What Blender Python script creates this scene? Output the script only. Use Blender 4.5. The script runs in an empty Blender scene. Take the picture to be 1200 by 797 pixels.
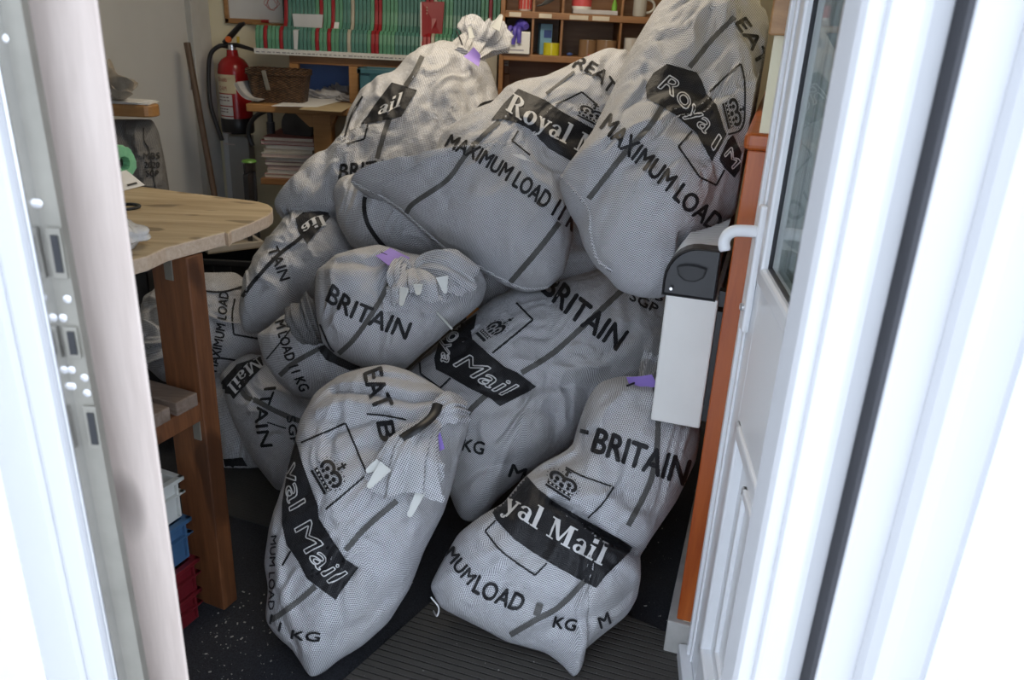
import bpy, bmesh, math, random
import numpy as np
from mathutils import Vector, Matrix
from mathutils.bvhtree import BVHTree
random.seed(7)
SC = bpy.context.scene
COL = SC.collection
# ------------------------------------------------------------------ camera
W, H, F, CZ = 1200.0, 797.0, 950.0, 1.6
_d = np.array([(485-W/2)/F, -(2757-H/2)/F, -1.0]); _d /= np.linalg.norm(_d)   # direction of gravity seen by the camera
_up = -_d
_fh = np.array([0, 0, -1.0]); _fh = _fh-_up*_fh.dot(_up); _fh /= np.linalg.norm(_fh)
_rt = np.cross(_fh, _up)
RM = np.array([_rt, _fh, _up])
CAMP = np.array([0, 0, CZ])
FWD = -RM[:, 2]
cd = bpy.data.cameras.new('camera')
cam = bpy.data.objects.new('camera', cd); COL.objects.link(cam)
cd.sensor_width = 36; cd.lens = F/W*36
cd.clip_start = 0.02
cam.matrix_world = Matrix([list(RM[0])+[0], list(RM[1])+[0], list(RM[2])+[CZ], [0, 0, 0, 1]])
cd.dof.use_dof = True; cd.dof.focus_distance = 2.15; cd.dof.aperture_fstop = 5.6
SC.camera = cam
# ------------------------------------------------------------------ light
SC.view_settings.view_transform = 'Standard'; SC.view_settings.look = 'None'
SC.view_settings.gamma = 1; SC.view_settings.use_curve_mapping = False
SC.view_settings.exposure = 0.25
wd = bpy.data.worlds.new('overcast_sky'); SC.world = wd; wd.use_nodes = True
bgn = wd.node_tree.nodes['Background']
bgn.inputs[0].default_value = (0.75, 0.85, 1.0, 1); bgn.inputs[1].default_value = 3.0
def area(name, loc, sx, sy, power, color, rot=(0, 0, 0)):
    l = bpy.data.lights.new(name, 'AREA'); l.shape = 'RECTANGLE'; l.size = sx; l.size_y = sy
    l.energy = power; l.color = color
    o = bpy.data.objects.new(name, l); COL.objects.link(o); o.location = loc; o.rotation_euler = rot
    return o
area('ceiling_lamp_light', (-0.2, 3.0, 2.33), 1.2, 0.3, 13, (1.0, 0.86, 0.66))

# ------------------------------------------------------------------ helpers
def ray(x, y):
    return RM @ np.array([(x-W/2)/F, -(y-H/2)/F, -1.0])
def atY(x, y, Y): v = ray(x, y); return CAMP+v*Y/v[1]
def atZ(x, y, Z): v = ray(x, y); return CAMP+v*(Z-CZ)/v[2]
def atD(x, y, D): return CAMP+ray(x, y)*D                       # D is the distance along the view axis
def onP(x, y, P, n): v = ray(x, y); return CAMP+v*np.dot(np.array(P)-CAMP, n)/np.dot(v, n)
V = Vector
ORG = {}
def tag(o, label=None, cat=None, group=None, kind=None):
    if label: o['label'] = label
    if cat: o['category'] = cat
    if group: o['group'] = group
    if kind: o['kind'] = kind
    return o
def thing(name, loc, label, cat, group=None):
    o = bpy.data.objects.new(name, None); COL.objects.link(o); o.location = tuple(float(c) for c in loc)
    o.empty_display_size = 0.05
    ORG[o.name] = V(o.location)
    return tag(o, label, cat, group)
def build(name, bm, mat, parent=None, smooth=False, label=None, cat=None, group=None, kind=None, recalc=True):
    """one mesh object from a bmesh in world coordinates"""
    if recalc: bmesh.ops.recalc_face_normals(bm, faces=bm.faces[:])
    if parent is not None:
        org = ORG[parent.name]
    else:
        xs = [v.co for v in bm.verts]
        org = V((sum(c.x for c in xs)/len(xs), sum(c.y for c in xs)/len(xs), min(c.z for c in xs)))
    bmesh.ops.translate(bm, verts=bm.verts[:], vec=-org)
    me = bpy.data.meshes.new(name); bm.to_mesh(me); bm.free()
    mats = mat if isinstance(mat, (list, tuple)) else [mat]
    for m in mats: me.materials.append(m)
    if smooth:
        for p in me.polygons: p.use_smooth = True
        me.set_sharp_from_angle(angle=math.radians(42))
    o = bpy.data.objects.new(name, me); COL.objects.link(o)
    if parent is not None:
        o.parent = parent; o.location = (0, 0, 0)
    else:
        o.location = org
    ORG[o.name] = org.copy()
    return tag(o, label, cat, group, kind)
def setting(name, bm, mat, **k): return build(name, bm, mat, kind='structure', **k)
def NB(): return bmesh.new()
def fbox(bm, O, ax, ay, az, a0, a1, b0, b1, c0, c1, bev=0, seg=2, mi=0):
    """box in a local frame"""
    O, ax, ay, az = V(O), V(ax), V(ay), V(az)
    vs = [bm.verts.new(O+ax*a+ay*b+az*c) for a in (a0, a1) for b in (b0, b1) for c in (c0, c1)]
    fs = [bm.faces.new([vs[i] for i in q]) for q in ((0, 1, 3, 2), (4, 6, 7, 5), (0, 4, 5, 1), (2, 3, 7, 6), (0, 2, 6, 4), (1, 5, 7, 3))]
    for f in fs: f.material_index = mi
    bmesh.ops.recalc_face_normals(bm, faces=fs)
    if bev > 0:
        es = set(e for f in fs for e in f.edges)
        r = bmesh.ops.bevel(bm, geom=list(es), offset=bev, segments=seg, affect='EDGES', profile=0.5)
        for f in r['faces']: f.material_index = mi
X3, Y3, Z3 = V((1, 0, 0)), V((0, 1, 0)), V((0, 0, 1))
def box(bm, x0, x1, y0, y1, z0, z1, bev=0, mi=0): fbox(bm, (0, 0, 0), X3, Y3, Z3, x0, x1, y0, y1, z0, z1, bev, mi=mi)
def rings(bm, rs, cap=True, close=True, mi=0):
    """skin a list of equally long point rings"""
    R = [[bm.verts.new(V(p)) for p in r] for r in rs]
    n = len(R[0])
    for a, b in zip(R[:-1], R[1:]):
        for i in range(n if close else n-1):
            j = (i+1) % n
            f = bm.faces.new((a[i], a[j], b[j], b[i])); f.material_index = mi
    if cap:
        for r in (R[0], R[-1]):
            try: f = bm.faces.new(r); f.material_index = mi
            except ValueError: pass
    return R
def perp(d):
    d = V(d).normalized(); a = d.cross(Z3) if abs(d.z) < .9 else d.cross(X3)
    a.normalize(); return a, d.cross(a).normalized()
def tube(bm, pts, r, n=10, mi=0, flat=1.0):
    pts = [V(p) for p in pts]; rs = []
    rad = r if isinstance(r, (list, tuple)) else [r]*len(pts)
    a = None
    for i, p in enumerate(pts):
        d = (pts[min(i+1, len(pts)-1)]-pts[max(i-1, 0)]).normalized()
        if a is None: a, b = perp(d)
        else:
            a = (a-d*a.dot(d)).normalized(); b = d.cross(a)
        rs.append([p+a*math.cos(t)*rad[i]+b*math.sin(t)*rad[i]*flat for t in [2*math.pi*k/n for k in range(n)]])
    rings(bm, rs, mi=mi)
def bez(p, n=16):
    """smooth curve through points"""
    p = [np.array(q, float) for q in p]; out = []
    q = [2*p[0]-p[1]]+p+[2*p[-1]-p[-2]]
    for i in range(1, len(q)-2):
        for k in range(n):
            t = k/n
            out.append(.5*((2*q[i])+(-q[i-1]+q[i+1])*t+(2*q[i-1]-5*q[i]+4*q[i+1]-q[i+2])*t*t+(-q[i-1]+3*q[i]-3*q[i+1]+q[i+2])*t**3))
    out.append(p[-1]); return out
def lathe(bm, c, prof, n=28, axis=None, mi=0, a=None):
    """profile of (radius, height) about the z axis or another"""
    az = V(axis).normalized() if axis is not None else Z3
    ax, ay = perp(az); c = V(c)
    rings(bm, [[c+ax*r*math.cos(t)+ay*r*math.sin(t)+az*h for t in [2*math.pi*k/n for k in range(n)]] for r, h in prof], mi=mi)
def prism(bm, pts, d, bev=0, mi=0):
    """polygon (3D points) pushed along d"""
    d = V(d); a = [bm.verts.new(V(p)) for p in pts]; b = [bm.verts.new(V(p)+d) for p in pts]
    n = len(a); fs = [bm.faces.new(a), bm.faces.new(b[::-1])]
    for i in range(n): fs.append(bm.faces.new((a[i], b[i], b[(i+1) % n], a[(i+1) % n])))
    for f in fs: f.material_index = mi
    bmesh.ops.recalc_face_normals(bm, faces=fs)
    if bev:
        es = set(e for f in fs[:2] for e in f.edges)
        bmesh.ops.bevel(bm, geom=list(es), offset=bev, segments=2, affect='EDGES', profile=.5)
    bmesh.ops.triangulate(bm, faces=[f for f in bm.faces if len(f.verts) > 6])

# ------------------------------------------------------------------ materials
MATS = {}
def node_mat(name):
    m = bpy.data.materials.new(name); m.use_nodes = True; MATS[name] = m
    nt = m.node_tree; return m, nt, nt.nodes['Principled BSDF'], nt.nodes, nt.links
def mix(nt, fac, a, b):
    n = nt.nodes.new('ShaderNodeMix'); n.data_type = 'RGBA'
    for i, v in ((0, fac), (6, a), (7, b)):
        if hasattr(v, 'is_linked') or hasattr(v, 'links'): nt.links.new(v, n.inputs[i])
        else: n.inputs[i].default_value = v if i == 0 else (*v, 1) if len(v) == 3 else v
    return n.outputs[2]
def math_(nt, op, a, b=0.0, clamp=False):
    n = nt.nodes.new('ShaderNodeMath'); n.operation = op; n.use_clamp = clamp
    for i, v in ((0, a), (1, b)):
        if hasattr(v, 'links'): nt.links.new(v, n.inputs[i])
        else: n.inputs[i].default_value = v
    return n.outputs[0]
def noise(nt, scale, detail=3, rough=.5, stretch=(1, 1, 1), coord='Object', dist=0):
    tc = nt.nodes.new('ShaderNodeTexCoord'); mp = nt.nodes.new('ShaderNodeMapping')
    mp.inputs['Scale'].default_value = stretch
    nt.links.new(tc.outputs[coord], mp.inputs[0])
    n = nt.nodes.new('ShaderNodeTexNoise'); n.inputs['Scale'].default_value = scale
    n.inputs['Detail'].default_value = detail; n.inputs['Roughness'].default_value = rough; n.inputs['Distortion'].default_value = dist
    nt.links.new(mp.outputs[0], n.inputs['Vector']); return n.outputs[0]
def ramp(nt, f, stops):
    r = nt.nodes.new('ShaderNodeValToRGB'); el = r.color_ramp.elements
    while len(el) < len(stops): el.new(.5)
    for e, (p, c) in zip(el, stops): e.position = p; e.color = (*c, 1) if len(c) == 3 else c
    nt.links.new(f, r.inputs[0]); return r.outputs[0]
def bump(nt, bs, h, strength=.3, dist=.01):
    b = nt.nodes.new('ShaderNodeBump'); b.inputs['Strength'].default_value = strength; b.inputs['Distance'].default_value = dist
    nt.links.new(h, b.inputs['Height']); nt.links.new(b.outputs[0], bs.inputs['Normal'])
def mat(name, col, rough=.5, var=.12, scale=12, metal=0, bmp=0.0, stretch=(1, 1, 1), trans=0, spec=None, dirt=None):
    if name in MATS: return MATS[name]
    m, nt, bs, N, L = node_mat(name)
    n = noise(nt, scale, 4, .55, stretch)
    lo = tuple(c*(1-var) for c in col); hi = tuple(min(1, c*(1+var)) for c in col)
    c = ramp(nt, n, [(.3, lo), (.7, hi)])
    if dirt:
        d = noise(nt, dirt[1], 5, .65); f = ramp(nt, d, [(dirt[2], (0, 0, 0)), (dirt[2]+.08, (1, 1, 1))])
        c = mix(nt, math_(nt, 'MULTIPLY', f, dirt[3]), c, dirt[0])
    L.new(c, bs.inputs['Base Color'])
    bs.inputs['Roughness'].default_value = rough; bs.inputs['Metallic'].default_value = metal
    bs.inputs['Transmission Weight'].default_value = trans
    if spec is not None: bs.inputs['Specular IOR Level'].default_value = spec
    if bmp: bump(nt, bs, noise(nt, scale*4, 4), bmp, .004)
    return m
def wood(name, dark, light, rough=.45, scale=3.0, axis='x', knots=True, bmp=.15, ks=5.5):
    m, nt, bs, N, L = node_mat(name)
    st = {'x': (1, 12, 12), 'y': (12, 1, 12), 'z': (12, 12, 1)}[axis]
    n1 = noise(nt, scale, 6, .6, st, dist=.6); n2 = noise(nt, scale*5, 3, .6, st)
    f = math_(nt, 'ADD', math_(nt, 'MULTIPLY', n1, .75), math_(nt, 'MULTIPLY', n2, .25))
    c = ramp(nt, f, [(.32, dark), (.5, tuple((a+b)/2 for a, b in zip(dark, light))), (.68, light)])
    if knots:
        k = noise(nt, ks, 1.5, .4, {'x': (.6, 1.6, 1.6), 'y': (1.6, .6, 1.6), 'z': (1.6, 1.6, .6)}[axis])
        kf = ramp(nt, k, [(.62, (0, 0, 0)), (.665, (1, 1, 1))])
        c = mix(nt, math_(nt, 'MULTIPLY', kf, .7), c, tuple(a*.45 for a in dark))
    L.new(c, bs.inputs['Base Color']); bs.inputs['Roughness'].default_value = rough
    bump(nt, bs, f, bmp, .003)
    return m
PITCH = 0.0047
def weave_factor(nt, pitch=PITCH):
    uv = nt.nodes.new('ShaderNodeUVMap'); sp = nt.nodes.new('ShaderNodeSeparateXYZ'); nt.links.new(uv.outputs[0], sp.inputs[0])
    k = 2*math.pi/pitch
    su = math_(nt, 'SINE', math_(nt, 'MULTIPLY', sp.outputs[0], k)); sv = math_(nt, 'SINE', math_(nt, 'MULTIPLY', sp.outputs[1], k))
    s = math_(nt, 'ADD', su, sv)
    return math_(nt, 'MULTIPLY_ADD', s, .9, False) if False else s
def sack_fabric(name, light, dark, dirt):
    m, nt, bs, N, L = node_mat(name)
    s = weave_factor(nt)
    f = math_(nt, 'ADD', math_(nt, 'MULTIPLY', s, .55), .34, True)          # dark threads show as a grid of dots
    c = mix(nt, f, light, dark)
    g = noise(nt, 5, 5, .65); gf = ramp(nt, g, [(.45, (0, 0, 0)), (.75, (1, 1, 1))])
    c = mix(nt, math_(nt, 'MULTIPLY', gf, .35), c, dirt)
    L.new(c, bs.inputs['Base Color']); bs.inputs['Roughness'].default_value = .5
    bs.inputs['Specular IOR Level'].default_value = .35
    fine = noise(nt, 26, 5, .62)
    b1 = nt.nodes.new('ShaderNodeBump'); b1.inputs['Strength'].default_value = .6; b1.inputs['Distance'].default_value = .016
    L.new(fine, b1.inputs['Height'])
    tcr = N.new('ShaderNodeTexCoord'); rn_ = N.new('ShaderNodeTexNoise'); rn_.noise_type = 'RIDGED_MULTIFRACTAL'; rn_.inputs['Scale'].default_value = 5.5; rn_.inputs['Detail'].default_value = 3; rn_.inputs['Distortion'].default_value = .6
    L.new(tcr.outputs['Object'], rn_.inputs['Vector'])
    b3 = N.new('ShaderNodeBump'); b3.inputs['Strength'].default_value = .8; b3.inputs['Distance'].default_value = .017
    L.new(rn_.outputs[0], b3.inputs['Height']); L.new(b3.outputs[0], b1.inputs['Normal'])
    b2 = nt.nodes.new('ShaderNodeBump'); b2.inputs['Strength'].default_value = .25; b2.inputs['Distance'].default_value = .0015
    L.new(s, b2.inputs['Height']); L.new(b1.outputs[0], b2.inputs['Normal']); L.new(b2.outputs[0], bs.inputs['Normal'])
    return m
def print_ink(name, ink, thread, amount):
    m, nt, bs, N, L = node_mat(name)
    s = weave_factor(nt)
    f = math_(nt, 'ADD', math_(nt, 'MULTIPLY', s, -.6), -.25, True)
    wear = noise(nt, 14, 5, .7); wf = ramp(nt, wear, [(.4, (.25, .25, .25)), (.7, (1, 1, 1))])
    c = mix(nt, math_(nt, 'MULTIPLY', math_(nt, 'MULTIPLY', f, wf), amount), ink, thread)
    L.new(c, bs.inputs['Base Color']); bs.inputs['Roughness'].default_value = .5; bs.inputs['Specular IOR Level'].default_value = .25
    b1 = nt.nodes.new('ShaderNodeBump'); b1.inputs['Strength'].default_value = .42; b1.inputs['Distance'].default_value = .014
    L.new(noise(nt, 26, 5, .62), b1.inputs['Height']); L.new(b1.outputs[0], bs.inputs['Normal'])
    return m
M_SACK = sack_fabric('woven_sack_cloth', (.72, .725, .75), (.045, .05, .075), (.36, .335, .29))
M_SACKD = sack_fabric('dark_woven_sack_cloth', (.22, .215, .21), (.03, .031, .037), (.14, .13, .11))  # same weave in darker tones, for the hanging sack and one frill
M_INK = print_ink('black_print', (.012, .012, .014), (.26, .26, .27), .4)
M_STRIPE = print_ink('grey_stripe_print', (.085, .083, .08), (.34, .34, .33), .8)
M_WHITE = print_ink('pale_print', (.62, .62, .62), (.75, .75, .75), .3)
M_PURPLE = mat('purple_paper', (.30, .20, .62), .6, .08)
M_CLIP = mat('pale_grey_plastic', (.62, .63, .60), .35, .05)
M_BLACKSTRAP = mat('black_strap', (.012, .012, .013), .45)
M_PVC = mat('white_upvc', (.82, .83, .85), .28, .02, 3, dirt=((.55, .53, .5), 9, .66, .35))
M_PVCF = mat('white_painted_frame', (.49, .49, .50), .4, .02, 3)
M_GASKET = mat('dark_rubber_gasket', (.03, .03, .035), .6)
M_STEEL = mat('galvanised_steel', (.25, .235, .20), .5, .1, 18, metal=.5)
M_STEELB = mat('bright_steel', (.75, .75, .76), .22, .05, metal=1)
M_POST = wood('raw_pine_post', (.44, .36, .315), (.61, .52, .465), .6, 2.2, 'z', True, .2)
M_BENCHTOP = wood('worn_bench_top', (.33, .235, .13), (.60, .475, .30), .55, 1.3, 'x', True, .4, 11)
M_CUT = wood('cut_board_edge', (.50, .36, .25), (.68, .55, .42), .7, 6, 'x', False, .5)
M_LEG = wood('stained_bench_leg', (.095, .034, .013), (.23, .088, .034), .5, 3, 'z', True, .4)
M_GREYWOOD = wood('dusty_slat_wood', (.13, .085, .06), (.26, .20, .16), .7, 3, 'x', False, .3)
M_DADO = wood('varnished_dado', (.30, .055, .008), (.50, .125, .022), .32, 1.6, 'z', False, .05)
M_SHELF = wood('brown_shelf_wood', (.19, .085, .03), (.33, .165, .065), .45, 3, 'x', False, .1)
M_SHELFL = wood('orange_bench_wood', (.30, .145, .05), (.46, .25, .095), .4, 3, 'x', False, .1)
M_POLE = wood('dark_broom_pole', (.07, .04, .025), (.13, .085, .055), .5, 4, 'z', False, .1)
M_CREAM = mat('cream_wall_paint', (.78, .72, .52), .6, .04, 4)
M_GREYDOOR = mat('pale_grey_door_paint', (.66, .67, .66), .45, .05, 3)
M_CEIL = mat('ceiling_white', (.75, .74, .70), .8, .03)
M_BLACK = mat('black_plastic', (.014, .014, .016), .42, .15)
M_CHAR = mat('charcoal_plastic', (.028, .029, .032), .38, .1)
M_WPLAST = mat('white_enamel', (.76, .75, .72), .32, .03, 6, dirt=((.4, .36, .3), 22, .68, .5))
M_PAPER = mat('white_paper', (.72, .72, .72), .7, .03)
M_GLASS = None

# ------------------------------------------------------------------ room shell
WD = np.array([.292, .956, 0.]); WD /= np.linalg.norm(WD)       # the way the right-hand wall runs into the room
WM = np.array([-WD[1], WD[0], 0.])                             # its face, looking left
LD = np.array([.30, .954, 0.]); LD /= np.linalg.norm(LD); LN = np.array([LD[1], -LD[0], 0.])
def carpet():
    m, nt, bs, N, L = node_mat('dark_carpet')
    n = noise(nt, 260, 2); big = noise(nt, 3, 4)
    c = ramp(nt, n, [(.35, (.006, .007, .011)), (.75, (.030, .032, .042))])
    c = mix(nt, math_(nt, 'MULTIPLY', big, .35), c, (.03, .032, .035))
    fl = noise(nt, 75, 2, .5); ff = ramp(nt, fl, [(.77, (0, 0, 0)), (.80, (1, 1, 1))])
    c = mix(nt, math_(nt, 'MULTIPLY', ff, .5), c, (.25, .24, .22))
    L.new(c, bs.inputs['Base Color']); bs.inputs['Roughness'].default_value = .85
    bump(nt, bs, n, .5, .004); return m
bm = NB(); box(bm, -2.9, 1.9, .72, 4.6, -.06, 0); setting('floor', bm, carpet())
bm = NB(); box(bm, -2.9, 2.0, .6, 4.6, 2.42, 2.5); setting('ceiling', bm, M_CEIL)
bm = NB(); box(bm, -2.2, 1.9, 4.45, 4.55, 0, 2.42); setting('wall_back', bm, M_CREAM)
LC = np.array([-1.647, 4.45, 0.])                               # far left corner
bm = NB(); fbox(bm, LC, -LD, -LN, Z3, 0, 3.75, 0, .08, 0, 2.42)
setting('wall_left', bm, mat('left_wall_paint', (.68, .69, .66), .6, .04, 3))
A0 = np.array([.477, 1.746, 0.])
bm = NB(); fbox(bm, A0-WM*.018+WD*.004, WD, -WM, Z3, 0, 2.85, 0, .12, 0, 2.42); setting('wall_right', bm, M_CREAM)
bm = NB(); box(bm, .80, .88, .76, 1.80, 0, 2.42); box(bm, .59, .82, 1.80, 1.86, 0, 2.42); setting('wall_right_return', bm, M_CREAM)
# front wall about the doorway, outside white
M_OUT = mat('white_masonry_paint', (.80, .81, .83), .6, .03, 5)
bm = NB(); box(bm, -2.9, -.56, .66, .80, 0, 2.42); box(bm, .50, 2.0, .68, .80, 0, 2.42); box(bm, -.56, .50, .66, .80, 2.15, 2.5)
setting('wall_front', bm, M_OUT)
bm = NB(); box(bm, -6, 6, -7, .72, -.14, -.06); setting('ground', bm, mat('pale_paving', (.50, .49, .48), .8, .1, 3))
# dado panel, its capping and the block under it
bm = NB(); fbox(bm, A0, WD, -WM, Z3, 0, 2.7, 0, .056, .115, 1.355, .003)
fbox(bm, A0, WD, -WM, Z3, -.008, 2.7, -.010, .066, 1.355, 1.392, .012, 3)
setting('trim_1', bm, M_DADO)
bm = NB(); fbox(bm, A0, WD, -WM, Z3, -.012, 2.7, -.022, .07, 0, .112, .004); setting('baseboard_right', bm, mat('scuffed_skirting', (.42, .41, .39), .6, .18, 14))
P = atY(901, 41, 1.76); bm = NB(); fbox(bm, A0-WM*.018, WD, -WM, Z3, -.012, .1, -.012, .028, P[2], 2.42, .004); setting('trim_2', bm, M_SHELFL)
bm = NB(); fbox(bm, LC, -LD, LN, Z3, 0, .10, -.01, .02, 0, 2.1, .003); fbox(bm, LC, -LD, LN, Z3, .10, .16, -.01, .035, 0, 2.1, .004)
setting('trim_3', bm, mat('pale_door_frame', (.60, .60, .58), .5, .05))
# door in the left wall
bm = NB(); fbox(bm, LC, -LD, LN, Z3, .185, 1.3, -.02, .022, .01, 2.08, .004)
d2 = setting('door_2', bm, M_GREYDOOR)
bm = NB(); P = LC-LD*.20+LN*.024; P[2] = 1.22
fbox(bm, P, -LD, LN, Z3, -.012, .016, 0, .012, -.05, .05, .004); build('latch', bm, M_STEELB, d2)

# ------------------------------------------------------------------ open entrance door on the right
TH = math.radians(6)
DF = np.array([.514, 1.70, 0.]); DD = np.array([-math.sin(TH), -math.cos(TH), 0.]); DN = np.array([-math.cos(TH), math.sin(TH), 0.])
def dbox(bm, t0, t1, n0, n1, z0, z1, bev=.004, mi=0): fbox(bm, DF, DD, DN, Z3, t0, t1, n0, n1, z0, z1, bev, mi=mi)
DW = .82; GZ = 1.16; PZ = .80
bm = NB()
dbox(bm, 0, .115, -.06, 0, .03, 2.05); dbox(bm, DW-.115, DW, -.06, 0, .03, 2.05)
dbox(bm, .115, DW-.115, -.06, 0, 1.95, 2.05); dbox(bm, .115, DW-.115, -.06, 0, PZ, GZ-.04); dbox(bm, .115, DW-.115, -.06, 0, .03, .16)
dbox(bm, 0, .020, 0, .012, .03, 2.05, .003); dbox(bm, .03, .045, 0, .006, .03, 2.05, .002)
door = setting('door_1', bm, M_PVC)
bm = NB()                                                       # glazing beads
dbox(bm, .100, .135, -.012, .010, GZ-.03, 1.97, .006); dbox(bm, DW-.135, DW-.10, -.012, .010, GZ-.03, 1.97, .006)
dbox(bm, .10, DW-.10, -.012, .010, GZ-.05, GZ-.01, .008); dbox(bm, .10, DW-.10, -.012, .010, 1.93, 1.97, .006)
build('glazing_bead', bm, M_PVC, door)
bm = NB(); g = .004
dbox(bm, .134, .139, -.012, -.004, GZ-.01, 1.93, 0); dbox(bm, .134, DW-.134, -.012, -.004, GZ-.012, GZ-.006, 0); build('gasket', bm, M_GASKET, door)
m, nt, bs, N, L = node_mat('door_glass'); bs.inputs['Base Color'].default_value = (.93, .96, .95, 1); bs.inputs['Roughness'].default_value = 0.0
bs.inputs['IOR'].default_value = 1.5
tr = N.new('ShaderNodeBsdfTransparent'); gl = N.new('ShaderNodeBsdfGlossy'); gl.inputs['Roughness'].default_value = 0
fr = N.new('ShaderNodeFresnel'); ge = N.new('ShaderNodeNewGeometry'); L.new(math_(nt, 'ADD', math_(nt, 'MULTIPLY', ge.outputs['Backfacing'], 1/1.52-1.52), 1.52), fr.inputs['IOR']); mx = N.new('ShaderNodeMixShader')
tr.inputs[0].default_value = (.9, .93, .92, 1)
L.new(fr.outputs[0], mx.inputs[0]); L.new(tr.outputs[0], mx.inputs[1]); L.new(gl.outputs[0], mx.inputs[2]); L.new(mx.outputs[0], N['Material Output'].inputs[0])
M_GLASS = m
bm = NB(); dbox(bm, .13, DW-.13, -.024, -.008, GZ-.02, 1.95, 0); build('glass_pane', bm, M_GLASS, door)
bm = NB(); dbox(bm, .13, DW-.13, -.046, -.042, GZ-.02, 1.95, 0); build('glass_pane', bm, M_GLASS, door)
bm = NB()                                                       # lower panel in its moulding
dbox(bm, .115, DW-.115, -.045, -.018, .16, PZ, 0); build('lower_panel', bm, M_PVC, door)
bm = NB()
for a in ((.115, .15, .16, PZ), (DW-.15, DW-.115, .16, PZ), (.115, DW-.115, PZ-.035, PZ), (.115, DW-.115, .16, .195)):
    dbox(bm, a[0], a[1], -.03, .006, a[2], a[3], .006)
dbox(bm, .22, .24, -.02, -.008, .25, PZ-.1, .004); dbox(bm, DW-.24, DW-.22, -.02, -.008, .25, PZ-.1, .004)
dbox(bm, .22, DW-.22, -.02, -.008, PZ-.12, PZ-.1, .004); dbox(bm, .22, DW-.22, -.02, -.008, .25, .27, .004)
build('panel_moulding', bm, M_PVC, door)
hz = onP(880, 242, DF, DN)[2]
bm = NB(); dbox(bm, .040, .072, 0, .016, .985, 1.262, .006); hp = build('handle_plate', bm, M_PVC, door)
bm = NB()
q = lambda t, n, z: DF+DD*t+DN*n+np.array([0, 0, z])
tube(bm, bez([q(.055, .008, 1.205), q(.055, .035, 1.205), q(.055, .058, 1.203), q(.058, .072, 1.195), q(.064, .078, 1.18), q(.07, .074, 1.163)], 8),
     [.0125]*33+[.0125, .0125, .0125, .0125, .0125, .0125, .011, .010], 14)
build('lever_handle', bm, M_PVC, door, True)
bm = NB(); lathe(bm, q(.055, .012, 1.04), [(.009, 0), (.009, .010), (.007, .012), (.001, .012)], 16, DN); build('lock_cylinder', bm, M_STEELB, door)
bm = NB(); dbox(bm, -.002, .004, -.045, -.02, .98, 1.25, 0); build('edge_lock_strip', bm, M_STEEL, door)
bm = NB(); dbox(bm, -.02, DW, 0.0, .03, .005, .055, .004); build('weather_bar', bm, M_PVC, door)

# ------------------------------------------------------------------ door frames near the camera
def vx(x0, y0, Y): return atY(x0, y0, Y)[0]
bm = NB()
xs = [atY(x, 300, .80)[0] for x in (947, 1022, 1054)]
box(bm, xs[0], xs[1], .775, .84, -.05, 2.2, .012); box(bm, xs[1]-.004, xs[2], .80, .85, -.05, 2.2, .004)
box(bm, xs[0]+.018, xs[1]-.012, .766, .78, -.05, 2.2, .006)
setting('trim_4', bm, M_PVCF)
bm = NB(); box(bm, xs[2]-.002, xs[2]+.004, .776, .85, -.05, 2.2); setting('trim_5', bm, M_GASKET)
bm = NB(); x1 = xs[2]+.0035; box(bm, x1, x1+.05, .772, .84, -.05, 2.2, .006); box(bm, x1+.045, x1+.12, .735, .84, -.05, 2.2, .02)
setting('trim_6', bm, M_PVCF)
bm = NB()
pl = [atY(20, 0, .86), atY(115, 0, .86), atY(222, 797, .86), atY(168, 797, .86)]
def ext(a, b, z): t = (z-a[2])/(b[2]-a[2]); return a+(b-a)*t
bl, br = ext(pl[0], pl[3], -.05), ext(pl[1], pl[2], -.05); tl, tr_ = ext(pl[0], pl[3], 2.2), ext(pl[1], pl[2], 2.2)
prism(bm, [bl, br, tr_, tl], (-.040, .066, 0), .004)
build('trim_7', bm, M_POST, kind='structure')
a0, a1 = atY(-6, 0, .80), atY(139, 797, .80); b0, b1 = atY(24, 0, .80), atY(169, 797, .80)
bm = NB(); pts = [ext(a0, a1, -.05), ext(b0, b1, -.05), ext(b0, b1, 2.2), ext(a0, a1, 2.2)]
prism(bm, pts, (0, .012, 0)); 
keep = build('trim_8', bm, M_STEEL, kind='structure')
bm = NB()
for (px, py) in ((30, 244), (46, 238), (42, 270), (54, 332), (62, 358), (80, 350), (75, 372), (85, 433), (86, 452), (100, 442), (84, 480), (103, 460), (6, 45)):
    c = atY(px, py, .80); lathe(bm, c, [(.0045, 0), (.0045, .002), (.0012, .003)], 12, (0, -1, 0))
build('screw_heads', bm, M_STEELB, keep, True)
for (px, py, h, nm) in ((62, 296, .036, 'latch_keep'), (80, 400, .024, 'bolt_keep'), (104, 500, .036, 'lower_keep')):
    bm = NB(); c = atY(px, py, .80); dx = (a1-a0)/(a1-a0)[2]*-1
    box(bm, c[0]-.002, c[0]+.013, .796, .801, c[2]-h*.75, c[2]+h*.75, .001); kk = build(nm, bm, M_STEEL, keep)
    bm = NB(); box(bm, c[0]+.003, c[0]+.0105, .7945, .7965, c[2]-h*.55, c[2]+h*.55, 0); build('keep_slot', bm, M_BLACK, kk)
bm = NB(); w0, w1 = atY(-16, 0, .78), atY(138, 797, .78)
prism(bm, [ext(w0, w1, -.05)-np.array([.008, 0, 0]), ext(w0, w1, -.05), ext(w0, w1, 2.2), ext(w0, w1, 2.2)-np.array([.008, 0, 0])], (0, .03, 0), .002)
setting('trim_9', bm, M_STEELB)
bm = NB(); w0, w1 = atY(-30, 0, .77), atY(128, 797, .77)
L0, L1 = ext(w0, w1, -.05), ext(w0, w1, 2.2); o = np.array([.03, 0, 0])
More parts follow.
